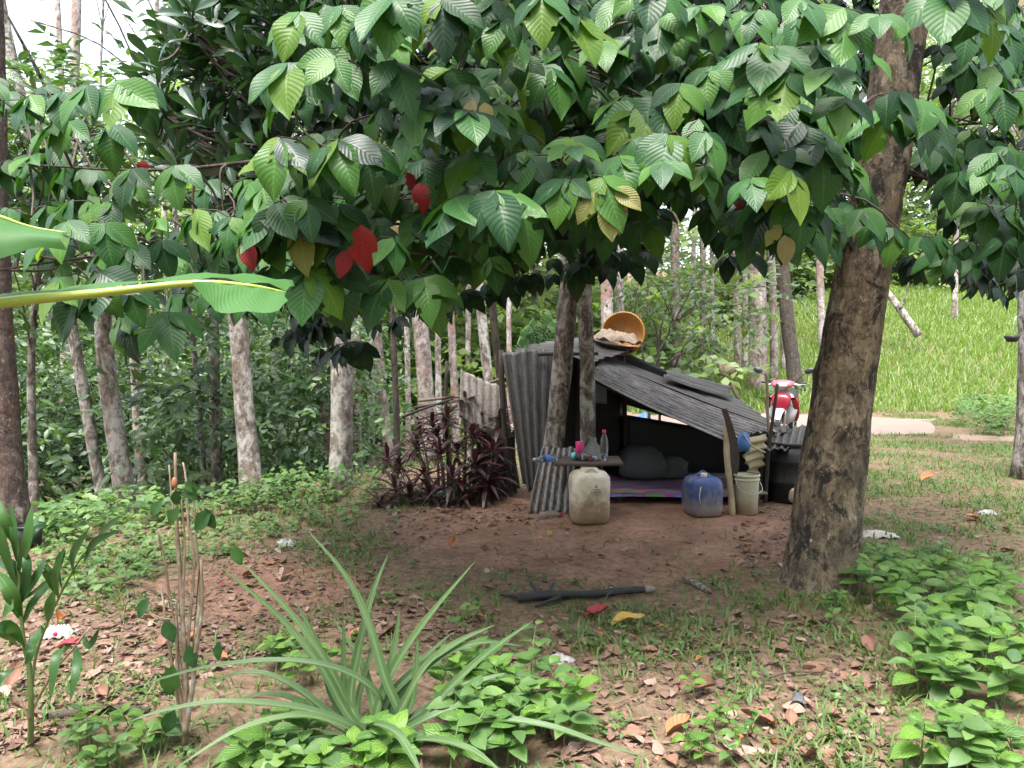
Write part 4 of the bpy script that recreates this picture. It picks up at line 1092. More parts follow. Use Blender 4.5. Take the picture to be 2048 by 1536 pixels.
def panel(cs, th=.012, lump=.01, n=14, seed=0):
    """sagging cloth panel between four corners (given in turn)"""
    c = [np.asarray(q, float) for q in cs]
    s = np.linspace(0, 1, n); S_, T_ = np.meshgrid(s, s, indexing='ij')
    B = (c[0] * (1 - S_[..., None]) + c[1] * S_[..., None]) * (1 - T_[..., None]) + (c[3] * (1 - S_[..., None]) + c[2] * S_[..., None]) * T_[..., None]
    N = nrm(np.cross(c[1] - c[0], c[3] - c[0]))
    for i in range(n):
        for j in range(n):
            w = Vector(B[i, j]) * 4 + Vector((seed, 0, 0))
            B[i, j] += N * lump * (mnoise.noise(w) + .5 * mnoise.noise(w * 2.7))
    V = np.concatenate([B.reshape(-1, 3), (B - N * th).reshape(-1, 3)])
    i, j = np.meshgrid(np.arange(n - 1), np.arange(n - 1), indexing='ij')
    q = np.stack([i * n + j, (i + 1) * n + j, (i + 1) * n + j + 1, i * n + j + 1], -1).reshape(-1, 4); o = n * n
    e = np.concatenate([np.arange(n), np.arange(1, n) * n + n - 1, (n - 1) * n + np.arange(n - 2, -1, -1), np.arange(n - 2, -1, -1) * n])
    Q = np.concatenate([q, (q + o)[:, ::-1], np.stack([e[:-1], e[1:], e[1:] + o, e[:-1] + o], -1)])
    UV = np.stack([S_.ravel(), T_.ravel()], -1)
    return V, Q, np.concatenate([UV, UV])
def stick(p0, p1, r0, r1, seed=0, n=10, rough=.12, k=8):
    p0, p1 = np.asarray(p0, float), np.asarray(p1, float)
    t = np.linspace(0, 1, n)[:, None]
    p = p0 * (1 - t) + p1 * t
    L = np.linalg.norm(p1 - p0)
    p = p + np.stack([.012 * np.sin(t[:, 0] * 6 + seed), .01 * np.cos(t[:, 0] * 5 + seed), 0 * t[:, 0]], -1) * min(1, L)
    return tube(p, np.linspace(r0, r1, n), k, True, rough, seed)

hut = thing('lean_to_shelter', [1.6, 8.2, 0.0], 'low lean-to shelter of rusty corrugated iron and black tarp', 'shelter')
def hp(name, msh, mat, label=None):
    o = obj(name, qmesh(name, *msh), M[mat], hut)
    if label: o['label'] = label
    return o
# roof: ribs run from the ridge (left) down to the eave (right)
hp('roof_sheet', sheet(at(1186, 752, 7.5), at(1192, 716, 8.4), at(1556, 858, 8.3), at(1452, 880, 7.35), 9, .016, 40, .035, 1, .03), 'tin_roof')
hp('roof_sheet', sheet(at(1192, 716, 8.36), at(1200, 690, 9.3), at(1462, 790, 9.6), at(1552, 852, 8.36), 7, .010, 30, .03, 2, .02), 'tin_dark', 'dark overlapping sheet along the back of the roof')
hp('roof_sheet', sheet(at(1330, 752, 8.38), at(1336, 738, 8.9), at(1462, 772, 9.2), at(1462, 796, 8.9), 4, .009, 16, .02, 5, .01), 'tin_dark', 'short dark sheet poking out above the roof edge')
hp('ridge_sheet', sheet(at(1130, 702, 8.0), at(1205, 668, 9.2), at(1290, 690, 9.1), at(1196, 722, 7.9), 7, .010, 14, .03, 3, .03), 'tin_dark', 'black crumpled sheet covering the ridge')
hp('ridge_sheet', sheet(at(1030, 702, 8.3), at(1118, 676, 9.1), at(1205, 668, 9.2), at(1134, 704, 8.0), 6, .010, 14, .03, 4, .02), 'tin_dark')
# left wall sheets
hp('wall_sheet', sheet(at(1046, 972, 7.75), at(1108, 1000, 7.7), at(1132, 700, 8.05), at(1004, 704, 8.0), 6, .011, 34, .02, 6, .03, hole=(.72, .86, .20, .27)), 'tin_wall', 'tall dark grey corrugated wall sheet with a torn hole')
hp('wall_sheet', sheet(at(918, 830, 8.2), at(1006, 890, 8.15), at(1006, 772, 8.3), at(922, 738, 8.35), 6, .011, 24, .012, 7, .0, topcut=[(0, 0), (.2, .02), (1, .0)]), 'tin_brown', 'slanting pale brown corrugated sheet with a cut top')
hp('wall_sheet', sheet(at(950, 990, 8.3), at(1035, 1000, 8.2), at(1030, 860, 8.35), at(955, 850, 8.4), 6, .01, 18, .02, 9), 'tin_dark')
# black tarp walls inside, with the gap that lets the light in
bk = 8.95
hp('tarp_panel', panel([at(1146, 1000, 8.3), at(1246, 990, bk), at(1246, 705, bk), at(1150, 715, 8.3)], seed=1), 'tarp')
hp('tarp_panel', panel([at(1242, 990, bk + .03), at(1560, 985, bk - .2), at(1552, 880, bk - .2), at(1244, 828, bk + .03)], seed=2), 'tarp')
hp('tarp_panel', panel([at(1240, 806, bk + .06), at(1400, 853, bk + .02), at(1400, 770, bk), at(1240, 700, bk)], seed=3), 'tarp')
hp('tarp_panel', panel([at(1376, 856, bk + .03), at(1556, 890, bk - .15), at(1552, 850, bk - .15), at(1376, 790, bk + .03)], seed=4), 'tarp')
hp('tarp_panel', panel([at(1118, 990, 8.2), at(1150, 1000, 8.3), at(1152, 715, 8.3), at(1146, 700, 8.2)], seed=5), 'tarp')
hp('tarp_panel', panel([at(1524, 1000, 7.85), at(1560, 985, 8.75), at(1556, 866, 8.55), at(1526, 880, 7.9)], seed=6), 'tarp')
hp('hanging_sheet', panel([at(1190, 806, 8.0), at(1214, 808, 8.0), at(1214, 735, 8.05), at(1190, 730, 8.05)], seed=7, lump=.004), 'tarp_grey', 'small grey board hanging under the roof beside the forked trunk')
# posts, poles and beams
def pole(name, a, b, r0, r1, mat, seed, label=None):
    o = obj(name, qmesh(name, *stick(a, b, r0, r1, seed)), M[mat], hut)
    if label: o['label'] = label
g = gnd(1463, 1031)
pole('post', g - [0, 0, .06], at(1452, 832, 7.45), .035, .030, 'bamboo', 1, 'pale front post between the blue can and the bucket')
hp('bark_strip', strap([at(1448, 818, 7.36), at(1462, 865, 7.33), at(1470, 920, 7.3), at(1461, 974, 7.3)], .085, .25, 12, [(0, .6), (.3, .8), (.7, 1), (.9, .9), (1, .45)], up=(-.2, -1, .1)), 'wood_dark', 'dark strip of bark hanging down the front post')
pole('post', gnd(1527, 1005) - [0, 0, .1], at(1553, 768, 7.75), .024, .017, 'wood_dark', 2, 'dark slanted pole standing up past the eave')
pole('post', at(1540, 880, 8.0), at(1531, 745, 8.05), .018, .015, 'wood', 3, 'short brown stick above the eave')
pole('post', at(1150, 1000, 8.35), at(1155, 720, 8.35), .03, .028, 'wood_dark', 4)
pole('post', [at(1248, 990, 8.9)[0], 8.9, -.05], at(1248, 712, 8.9), .028, .025, 'wood_dark', 5)
pole('post', [at(1012, 880, 8.05)[0], 8.05, -.05], at(1004, 700, 8.05), .03, .03, 'wood_dark', 6)
pole('post', [at(895, 880, 8.4)[0], 8.4, -.1], at(893, 722, 8.4), .022, .020, 'wood_dark', 7, 'dark stake beside the broken brown sheet')
pole('beam', at(1075, 708, 7.95), at(1195, 707, 7.75), .022, .018, 'wood_dark', 8)
pole('beam', at(1170, 752, 7.6), at(1462, 885, 7.5), .022, .020, 'wood_dark', 9)
pole('beam', at(1195, 702, 9.0), at(1545, 868, 8.75), .022, .020, 'wood_dark', 10)
pole('beam', at(1448, 872, 7.5), at(1550, 866, 8.5), .02, .02, 'wood_dark', 11)
for k, (u0, v0, u1, v1, d) in enumerate(((836, 802, 920, 793, 8.3), (803, 834, 905, 797, 8.2), (838, 838, 900, 822, 8.35), (830, 815, 930, 800, 8.5), (965, 770, 1003, 757, 8.5), (985, 880, 1030, 872, 8.1))):
    pole('rail', at(u0, v0, d), at(u1, v1, d), .016, .012, ('wood', 'wood_dark')[k % 2], 20 + k)
hp('rag_bundle', lathe([(.001, -.09), (.05, -.085), (.075, -.04), (.07, .02), (.045, .07), (.02, .10), (.001, .105)], 14, 0, .4, 3)[:3], 'blue_cloth', 'blue rag tied under the eave')
bpy.data.objects['rag_bundle'].location = Vector([float(q) for q in at(1487, 885, 7.4)])
hp('fibreglass_sheet', sheet(at(1490, 962, 7.7), at(1492, 878, 7.55), at(1534, 868, 7.75), at(1516, 955, 7.85), 5, .016, 10, .03, 12), 'fibre', 'yellowed translucent corrugated piece hanging at the eave')
hp('rope', tube(bez([at(1486, 868, 7.35), at(1500, 888, 7.35), at(1515, 898, 7.4), at(1530, 905, 7.5)], 12), .008, 6), 'rope')

# ------------------------------------------------------------------ things in and around the shelter
bed = thing('sleeping_platform', [1.9, 8.1, 0], 'low wooden sleeping platform inside the dark shelter', 'platform')
pz = .125
x0, x1 = at(1214, 985, 7.7)[0], at(1520, 985, 7.9)[0]
for k in range(9):
    yy = 7.72 + k * .13
    obj('slat', qmesh('slat', *box([(x0 + x1) / 2 + .04 * math.sin(k * 5), yy, pz - .012 + .002 * math.sin(k * 3)], [x1 - x0, .115, .018])), M['wood'], bed)
for k, (u, y) in enumerate(((.08, 7.75), (.5, 7.75), (.95, 7.75), (.08, 8.75), (.5, 8.75), (.95, 8.75))):
    xx = x0 + (x1 - x0) * u; gz = float(H(xx, y))
    obj('leg', qmesh('leg', *stick([xx, y, gz - .03], [xx, y, pz - .028], .035, .032, k)), M['wood_dark'], bed)
for k, y in enumerate((7.78, 8.72)):
    obj('bearer', qmesh('bearer', *box([(x0 + x1) / 2, y, pz - .042], [x1 - x0 - .05, .06, .03])), M['wood_dark'], bed)
def mat_mesh():
    nxm, nym = 60, 16
    xs = np.linspace(x0 - .02, x1 - .1, nxm); ys = np.linspace(7.62, 8.8, nym)
    V = []
    for x in xs:
        for y in ys:
            dz = -.05 * sstep(7.7, 7.62, y)
            V.append([x, y + .015 * math.sin(x * 6), pz + .012 + .006 * mnoise.noise(Vector((x * 3, y * 3, 0))) + dz])
    V = np.array(V); i, j = np.meshgrid(np.arange(nxm - 1), np.arange(nym - 1), indexing='ij')
    Q = np.stack([i * nym + j, (i + 1) * nym + j, (i + 1) * nym + j + 1, i * nym + j + 1], -1).reshape(-1, 4)
    UV = np.stack([np.repeat(np.linspace(0, 1, nxm), nym), np.tile(np.linspace(0, 1, nym), nxm)], -1)
    return qmesh('woven_mat', V, Q, UV)
tag(obj('woven_mat', mat_mesh(), M['mat']), 'colourful striped woven mat spread on the sleeping platform', 'mat')
def local(name, loc, label, cat_, parts, rot=(0, 0, 0), group=None, kind=None):
    """a thing built round its own origin; parts: (name, mesh tuple, material[, label])"""
    T = thing(name, loc, label, cat_, group, local=True, rot=rot)
    for p in parts:
        o = obj(p[0], qmesh(p[0], *p[1]), M[p[2]], T)
        if len(p) > 3: o['label'] = p[3]
    return T
def one(name, loc, label, cat_, msh, mat, rot=(0, 0, 0), group=None):
    o = obj(name, qmesh(name, *msh), M[mat]); o.location = Vector([float(q) for q in loc]); o.rotation_euler = rot
    return tag(o, label, cat_, group)
def shift(msh, d, R=None):
    V, Q, U = msh; V = np.asarray(V, float)
    if R is not None: V = V @ np.asarray(R).T
    return V + np.asarray(d, float), Q, U
def ongnd(u, v, dz=0.0):
    p = gnd(u, v); p[2] += dz; return p
sack_prof = [(.001, 0), (.20, .0), (.26, .06), (.27, .16), (.24, .27), (.17, .33), (.10, .355), (.001, .36)]
one('sack', [at(1283, 940, 8.5)[0], 8.5, pz + .015], 'grey lumpy sack leaning at the back of the platform', 'sack', lathe(sack_prof, 26, .1, .22, 2), 'sack')
one('sack', [at(1338, 940, 8.55)[0], 8.55, pz + .015], 'smaller flat dark grey sack right of the lumpy one', 'sack', lathe([(q * .8, z * .62) for q, z in sack_prof], 24, .1, .25, 7), 'sack')

# white jug that carries the plank
def handle(a, b, out, r, n=10):
    a, b = np.array(a, float), np.array(b, float)
    return tube(bez([a, a * .6 + b * .4 + out, a * .4 + b * .6 + out, b], n), r, 7)
jp = ongnd(1178, 1042)
jprof = [(.001, 0), (.145, 0), (.168, .02), (.178, .07), (.180, .22), (.182, .36), (.178, .415), (.150, .455), (.09, .47), (.075, .475), (.075, .49), (.001, .492)]
logo = MB()
for rr, ww in ((.045, .004), (.026, .003)):
    a = np.linspace(0, 2 * np.pi, 25)
    P = [(rr * 1.05 * math.cos(q) + .03, -.1835, .30 + rr * .62 * math.sin(q)) for q in a]
    logo.add(*tube(P, ww, 5, False))
logo.add(*box([.03, -.184, .345], [.03, .004, .010])); logo.add(*box([.03, -.184, .36], [.012, .004, .02])); logo.add(*box([.03, -.184, .30], [.045, .004, .012]))
T = local('plastic_jug', jp, 'dirty cream white plastic drum holding up the plank table', 'drum', [
    ('body', lathe(jprof, 40, .22, .012, 1), 'jug_white'), ('handle', handle((.06, -.10, .462), (-.06, -.10, .462), np.array([0, 0, .035]), .012), 'jug_white')], rot=(0, 0, .08))
obj('moulded_emblem', logo.mesh('moulded_emblem'), plain('emblem_relief', (.34, .28, .22), .6, var=.2), T)
# plank table and the things on it
tz = jp[2] + .53
pt = thing('plank_table', [at(1185, 940, 7.1)[0], 7.1, tz], 'rough plank shelf resting on the cream drum before the trunks', 'table')
tb = [at(1106, 940, 7.05), at(1240, 938, 7.05)]
for k in range(3):
    obj('plank', qmesh('plank', *box([(tb[0][0] + tb[1][0]) / 2 + .03 * k, 6.90 + .155 * k, tz - .015 - .003 * (k % 2)], [tb[1][0] - tb[0][0] - .04 * k, .15, .026], rotz(.03))), M['wood_table'], pt)
for xx, yy in ((tb[0][0] + .12, 7.22), (tb[1][0] - .16, 7.26)):
    obj('leg', qmesh('leg', *stick([xx, yy, float(H(xx, yy)) - .03], [xx, yy, tz - .03], .022, .02, 3)), M['wood_dark'], pt)
tt_ = tz
BOT = [(.001, 0), (.028, 0), (.034, .008), (.035, .05), (.033, .06), (.035, .07), (.035, .14), (.030, .175), (.016, .205), (.013, .215), (.013, .222)]
CAP = [(.0155, .222), (.0155, .243), (.001, .244)]
def sc(prof, r, z): return [(a * r, b * z) for a, b in prof]
local('plastic_bottle', [at(1208, 930, 7.0)[0], 7.0, tt_], 'upright clear plastic bottle with a red cap on the plank table', 'bottle', [('body', lathe(sc(BOT, 1.1, 1.18), 20), 'clear'), ('water', lathe([(.001, .004), (.036, .006), (.036, .075), (.001, .076)], 18), 'clear'), ('cap', lathe(sc(CAP, 1.1, 1.18), 14), 'red_cap')])
lie = math.radians(90)
local('plastic_bottle', [at(1112, 925, 6.92)[0], 6.92, tt_ + .034], 'clear bottle with a blue label lying on the left end of the plank table', 'bottle', [('body', lathe(BOT, 18), 'blue_clear'), ('label_band', lathe([(.0358, .075), (.0358, .125)], 18), 'blue_label'), ('cap', lathe(CAP, 12), 'white_paint')], rot=(lie, 0, math.radians(-62)))
local('plastic_bottle', [at(1146, 925, 6.97)[0], 7.05, tt_ + .034], 'clear bottle with a teal bottom lying beside the blue labelled one', 'bottle', [('body', lathe(BOT, 18), 'clear'), ('base_cup', lathe([(.001, -.001), (.030, -.001), (.0358, .008), (.0362, .045)], 18), 'teal'), ('cap', lathe(CAP, 12), 'blue_label')], rot=(lie, 0, math.radians(55)))
one('plastic_cup', [at(1158, 930, 7.08)[0], 7.06, tt_], 'tall magenta cup standing on the plank table', 'cup', lathe([(.001, 0), (.030, 0), (.036, .17), (.033, .17), (.028, .006), (.001, .006)], 18, .3), 'magenta')
one('plastic_bag', [at(1186, 930, 7.1)[0], 7.12, tt_ + .001], 'clear plastic bag bunched up left of the upright bottle', 'bag', lathe([(.001, 0), (.085, .0), (.10, .03), (.085, .09), (.055, .14), (.035, .17), (.045, .20), (.03, .21)], 20, 0, .35, 4), 'film')
local('snack_pile', [at(1182, 930, 6.95)[0], 6.96, tt_], 'yellow and red fruit pieces on the plank table before the clear bag', 'fruit', [('yellow_fruit', shift(lathe([(.001, -.024), (.018, -.018), (.024, 0), (.018, .018), (.001, .024)], 10), [.035, 0, .024]), 'yellow'), ('red_fruit', shift(lathe([(.001, -.022), (.016, -.016), (.022, 0), (.016, .016), (.001, .022)], 10), [-.01, -.02, .022]), 'red_fruit'), ('yellow_fruit', shift(lathe([(.001, -.024), (.018, -.018), (.024, 0), (.018, .018), (.001, .024)], 10), [-.045, .015, .024]), 'cloth_beige')])
# leaning sheet and bottle on the ground
g0, g1 = gnd(1056, 1028), gnd(1146, 1030)
tag(obj('corrugated_sheet', qmesh('corrugated_sheet', *sheet(g0 + [0, 0, .0], g1 + [0, .05, .0], at(1152, 893, 7.42), at(1084, 896, 7.42), 6, .013, 22, .02, 31, .03)), M['tin_rust']), 'loose corrugated sheet leaning against the trunk left of the drum', 'metal sheet')
bp = gnd(1078, 1040)
local('plastic_bottle', bp + [0, 0, .036], 'crushed cloudy bottle with a red cap lying on the soil', 'bottle', [('body', lathe(sc(BOT, 1.05, 1), 18, 0, .06, 2), 'film'), ('cap', lathe(sc(CAP, 1.05, 1), 12), 'red_cap')], rot=(lie, 0, math.radians(112)))
# blue can
bp = ongnd(1404, 1029)
local('jerrycan', bp, 'blue plastic jerrycan caked with mud beside the pale post', 'jerrycan', [
    ('body', lathe([(.001, 0), (.135, 0), (.158, .02), (.166, .07), (.167, .24), (.163, .31), (.145, .355), (.10, .378), (.05, .385), (.001, .386)], 40, .35, .015, 5), 'blue_plastic'),
    ('cap', shift(lathe([(.032, 0), (.034, .035), (.028, .04), (.001, .042)], 16), [-.02, -.06, .375]), 'cream'),
    ('handle', handle((-.09, .0, .365), (.09, .0, .365), np.array([0, 0, .05]), .014), 'blue_plastic'),
    ('side_rope', tube(bez([(-.10, -.155, .30), (-.125, -.175, .22), (-.115, -.172, .15)], 8), .005, 6), 'rope')], rot=(0, 0, .25))
bp = ongnd(1492, 1027)
local('bucket', bp, 'beige open bucket with a ribbed rim right of the pale post', 'bucket', [
    ('body', lathe([(.001, 0), (.100, 0), (.108, .006), (.118, .30), (.118, .385), (.112, .385), (.111, .30), (.10, .012), (.001, .012)], 40), 'bucket'),
    ('rim', lathe([(.1185, .33), (.128, .333), (.128, .35), (.121, .355), (.121, .37), (.130, .374), (.130, .392), (.1185, .394)], 40), 'bucket'),
    ('bail', tube(bez([(-.128, 0, .345), (-.12, -.09, .25), (0, -.135, .21), (.12, -.09, .25), (.128, 0, .345)], 20), .0035, 6), 'silver')], rot=(0, 0, .3))
# black drum under a dark sheet
bp = [at(1580, 990, 8.0)[0], 8.0, 0]; bp[2] = float(H(bp[0], 8.0))
local('barrel', bp, 'black plastic barrel half hidden behind the thick trunk', 'barrel', [('body', lathe([(.001, 0), (.24, 0), (.255, .02), (.262, .2), (.268, .21), (.268, .23), (.262, .24), (.262, .42), (.268, .43), (.268, .45), (.262, .46), (.25, .62), (.001, .63)], 36), 'black_plastic'), ('rim', lathe([(.252, .60), (.262, .605), (.262, .635), (.25, .64)], 36), 'black_plastic')])
tag(obj('corrugated_sheet', qmesh('corrugated_sheet', *sheet(at(1532, 900, 7.75), at(1640, 892, 7.75), at(1650, 838, 8.35), at(1545, 864, 8.35), 7, .012, 14, .03, 33, .02)), M['tin_dark']), 'dark corrugated sheet lying over the black barrel', 'metal sheet')
tag(obj('corrugated_sheet', qmesh('corrugated_sheet', *sheet(at(1550, 872, 8.1), at(1580, 860, 8.1), at(1575, 846, 8.4), at(1548, 858, 8.4), 2, .010, 6, .02, 35, .0)), M['tin_dark']), 'small bent black sheet on the barrel cover next to the slanted pole', 'metal sheet')
local('plastic_canister', ongnd(1581, 1006), 'small cream canister lying beside the thick trunk', 'canister', [('body', shift(lathe([(.001, 0), (.075, 0), (.088, .012), (.09, .1), (.088, .19), (.06, .205), (.001, .207)], 24, .2, .03, 3), [0, 0, .088], rotx(math.radians(82))), 'cream'), ('spout', shift(lathe([(.02, 0), (.02, .03), (.001, .032)], 12), [-.02, .0, .17]), 'cream')], rot=(0, 0, .45))
T = local('wire_stand', ongnd(1533, 1000), 'thin bent wire stand between the bucket and the black barrel', 'wire', [('wire', tube(np.array([[0, 0, 0], [0, 0, .16], [.02, 0, .165], [.15, .03, .14]]), .0035, 6), 'silver')])
# orange basket and crumpled cloth on the ridge
bc = at(1247, 668, 8.95)
R_ = rotz(-.35) @ rotx(math.radians(-98))
bk_ = thing('round_basket', bc, 'round orange translucent basket standing on the ridge of the shelter', 'basket')
def bask():
    prof = [(.001, .10), (.10, .095), (.18, .07), (.235, .02), (.255, -.04), (.247, -.04), (.228, .014), (.174, .062), (.098, .086), (.001, .09)]
    V, Q, U = lathe(prof, 36, 0, .04, 4)
    return shift((V, Q, U), bc, R_)
obj('bowl', qmesh('bowl', *bask()), M['orange'], bk_)
a = np.linspace(0, 2 * np.pi, 41)
obj('rim', qmesh('rim', *shift(tube(np.stack([.256 * np.cos(a), .256 * np.sin(a), -.042 + .006 * np.sin(a * 3)], -1), .012, 7, False), bc, R_)), M['orange'], bk_)
for k in range(10):
    an = k * math.pi / 10
    pr = np.array([[.001, .098], [.10, .093], [.18, .068], [.236, .02], [.257, -.04]]) * [1.012, 1.0]
    p = np.concatenate([np.stack([-pr[::-1, 0] * math.cos(an), -pr[::-1, 0] * math.sin(an), pr[::-1, 1]], -1), np.stack([pr[1:, 0] * math.cos(an), pr[1:, 0] * math.sin(an), pr[1:, 1]], -1)])
    obj('rib', qmesh('rib', *shift(tube(p, .0045, 5, False), bc, R_)), M['orange'], bk_)
def crumple(w, d, h, n=26, seed=0, amp=.05, th=.004):
    s = np.linspace(-.5, .5, n); X, Y = np.meshgrid(s, s, indexing='ij')
    r = np.clip(1 - (np.abs(X * 2) ** 2.5 + np.abs(Y * 2) ** 2.5), 0, 1)
    Z = np.zeros_like(X)
    for i in range(n):
        for j in range(n):
            q = Vector((X[i, j] * 3.2 + seed, Y[i, j] * 3.2, seed * .7))
            Z[i, j] = h * r[i, j] ** .5 * (.55 + .6 * abs(mnoise.noise(q))) + amp * (abs(mnoise.noise(q * 2.2)) + .5 * abs(mnoise.noise(q * 4.7)))
            X[i, j] += .06 * mnoise.noise(q * 1.7 + Vector((9, 0, 0))); Y[i, j] += .06 * mnoise.noise(q * 1.7 + Vector((0, 9, 0)))
    T = np.stack([X * w, Y * d, Z], -1).reshape(-1, 3)
    V = np.concatenate([T, T - [0, 0, th]])
    i, j = np.meshgrid(np.arange(n - 1), np.arange(n - 1), indexing='ij')
    q = np.stack([i * n + j, (i + 1) * n + j, (i + 1) * n + j + 1, i * n + j + 1], -1).reshape(-1, 4); o = n * n
    e = np.concatenate([np.arange(n), np.arange(1, n) * n + n - 1, (n - 1) * n + np.arange(n - 2, -1, -1), np.arange(n - 2, -1, -1) * n])
    return V, np.concatenate([q, (q + o)[:, ::-1], np.stack([e[:-1], e[1:], e[1:] + o, e[:-1] + o], -1)]), None
one('cloth', at(1232, 686, 8.7), 'crumpled beige cloth heaped before the orange basket on the ridge', 'cloth', crumple(.52, .36, .15, 26, 3, .06), 'cloth_beige', (0.05, .12, .2))
one('metal_sheet_scrap', at(1140, 692, 8.9), 'faded pinkish sheet scrap lying on the left of the ridge', 'metal sheet', sheet([-.2, -.1, 0], [-.2, .1, 0], [.2, .1, .03], [.2, -.1, .0], 3, .008, 8, .01, 5), 'pink_paint')
# blue tarp seen through the gap in the back wall
one('tarpaulin', [at(1275, 835, 11.0)[0], 11.0, float(H(2, 11.0)) + .02], 'bright blue tarpaulin heap seen through the gap in the back wall', 'tarpaulin', crumple(1.1, .8, .62, 24, 5, .12), 'blue_tarp')
# perched wooden box (bird house like) on a post behind
b0 = at(1452, 735, 19.5); gz = float(H(b0[0], 19.5))
local('post_box', [b0[0], 19.5, gz], 'small grey wooden box perched on a post behind the roof', 'post', [('post', stick([0, 0, -.1], [0, 0, .85], .09, .08, 2), 'wood'), ('box', box([0, 0, 1.0], [.34, .3, .34], rotz(.3)), 'wood'), ('brace', stick([.35, 0, .2], [.05, 0, .8], .05, .05, 3), 'wood')])

# ------------------------------------------------------------------ scooter parked on the road
def ell(c, r, n=16, m=10, R=None):
    th = np.linspace(0, np.pi, m)
    V, Q, U = lathe([(max(1e-3, math.sin(t)), -math.cos(t)) for t in th], n)
    V = V * np.asarray(r)
    if R is not None: V = V @ R.T
    return V + np.asarray(c), Q, U
def loft(secs, n=16, e=2.6):
    """secs: (x, y, z, half width, half height) ovals along the bike"""
    a = np.linspace(0, 2 * np.pi, n, endpoint=False)
    ca, sa = np.cos(a), np.sin(a); s = 1 / (np.abs(ca) ** e + np.abs(sa) ** e) ** (1 / e)
    V = np.array([[[x + w * c * k, y, z + h * d * k] for c, d, k in zip(ca, sa, s)] for x, y, z, w, h in secs]).reshape(-1, 3)
    m = len(secs); i, j = np.meshgrid(np.arange(m - 1), np.arange(n), indexing='ij'); j2 = (j + 1) % n
    Q = np.stack([i * n + j, i * n + j2, (i + 1) * n + j2, (i + 1) * n + j], -1).reshape(-1, 4)
    return V, Q, None
def torus(c, R, r, n=36, k=10):
    a = np.linspace(0, 2 * np.pi, n + 1)
    return tube(np.stack([np.full(n + 1, c[0]), c[1] + R * np.cos(a), c[2] + R * np.sin(a)], -1), r, k, False)
sp_ = at(1572, 850, 13.4); sp_[2] = float(H(sp_[0], 13.4)) + .01
bike = thing('motor_scooter', sp_, 'red and white motor scooter parked on the dirt road behind the shelter', 'scooter', local=True, rot=(0, 0, math.radians(150)))
def bpart(n, m_, mat, par=None, mb=False):
    return obj(n, m_.mesh(n) if mb else qmesh(n, *m_), M[mat], par or bike)
for yy in (.62, -.60):
    w = bpart('wheel', torus((0, yy, .27), .215, .055), 'rubber')
    w.name = 'front_wheel' if yy > 0 else 'rear_wheel'
    rm = MB(); rm.add(*torus((0, yy, .27), .165, .018))
    for k in range(5):
        an = k * 1.257; rm.add(*tube(np.array([[0, yy, .27], [0, yy + .165 * math.cos(an), .27 + .165 * math.sin(an)]]), .016, 6))
    rm.add(*tube(np.array([[-.06, yy, .27], [.06, yy, .27]]), .035, 10))
    bpart('rim', rm, 'silver', w, True)
bpart('front_fender', loft([(0, .36, .38, .06, .02), (0, .46, .50, .075, .03), (0, .62, .545, .08, .03), (0, .78, .49, .07, .03), (0, .86, .38, .05, .02)]), 'white_paint')
fk = MB(); fk.add(*tube(np.array([[-.08, .62, .27], [-.07, .46, .72]]), .02, 8)); fk.add(*tube(np.array([[.08, .62, .27], [.07, .46, .72]]), .02, 8))
bpart('fork', fk, 'silver', None, True)
bpart('leg_shield', loft([(0, .40, .30, .12, .02), (0, .44, .38, .22, .035), (0, .45, .52, .26, .05), (0, .43, .66, .25, .05), (0, .39, .78, .18, .05), (0, .36, .86, .09, .03)], e=3), 'white_paint')
bpart('front_cowl', loft([(0, .38, .80, .10, .02), (0, .50, .74, .17, .10), (0, .56, .66, .15, .10), (0, .57, .56, .09, .06), (0, .56, .50, .03, .02)]), 'red_paint')
for s in (-1, 1):
    bpart('side_fairing', loft([(s * .2, .50, .74, .04, .02), (s * .235, .46, .66, .05, .09), (s * .24, .36, .50, .045, .11), (s * .2, .22, .38, .04, .06), (s * .15, .1, .34, .02, .02)]), 'red_paint')
bpart('inner_box', box([0, .33, .64], [.24, .06, .20], rotx(.15)), 'black_plastic')
bpart('handlebar_cowl', loft([(0, .30, .97, .05, .02), (0, .33, .985, .17, .05), (0, .40, .985, .20, .075), (0, .47, .965, .16, .06), (0, .51, .95, .05, .02)]), 'pink_paint')
bpart('headlight', ell((0, .485, .96), (.10, .05, .05)), 'white_paint')
bpart('instrument_panel', box([0, .325, 1.01], [.20, .05, .06], rotx(-.6)), 'silver')
hb = MB(); hb.add(*tube(bez([[-.36, .30, 1.0], [-.2, .36, .98], [0, .40, .97], [.2, .36, .98], [.36, .30, 1.0]], 14), .013, 8))
bpart('handlebar', hb, 'silver', None, True)
for s in (-1, 1):
    bpart('grip', tube(np.array([[s * .235, .345, .985], [s * .38, .285, 1.0]]), .021, 10), 'black_plastic')
    bpart('brake_lever', tube(bez([[s * .2, .39, .975], [s * .28, .385, .975], [s * .38, .33, .985]], 8), .007, 6), 'silver')
    mr = bpart('mirror', ell((s * .43, .36, 1.22), (.085, .022, .052), R=rotx(.1) @ roty(s * -.35)), 'black_plastic')
    bpart('mirror_stem', tube(bez([[s * .21, .36, 1.0], [s * .27, .37, 1.08], [s * .37, .37, 1.19]], 8), .007, 6), 'black_plastic', mr)
bpart('body', loft([(0, .12, .42, .06, .04), (0, .0, .48, .14, .12), (0, -.25, .58, .15, .15), (0, -.55, .66, .13, .12), (0, -.85, .76, .06, .05)]), 'red_paint')
bpart('floor_board', box([0, .22, .33], [.24, .36, .06]), 'black_plastic')
bpart('seat', loft([(0, .10, .70, .06, .03), (0, .02, .74, .13, .05), (0, -.25, .76, .14, .055), (0, -.55, .80, .13, .05), (0, -.75, .82, .06, .03)]), 'black_plastic')
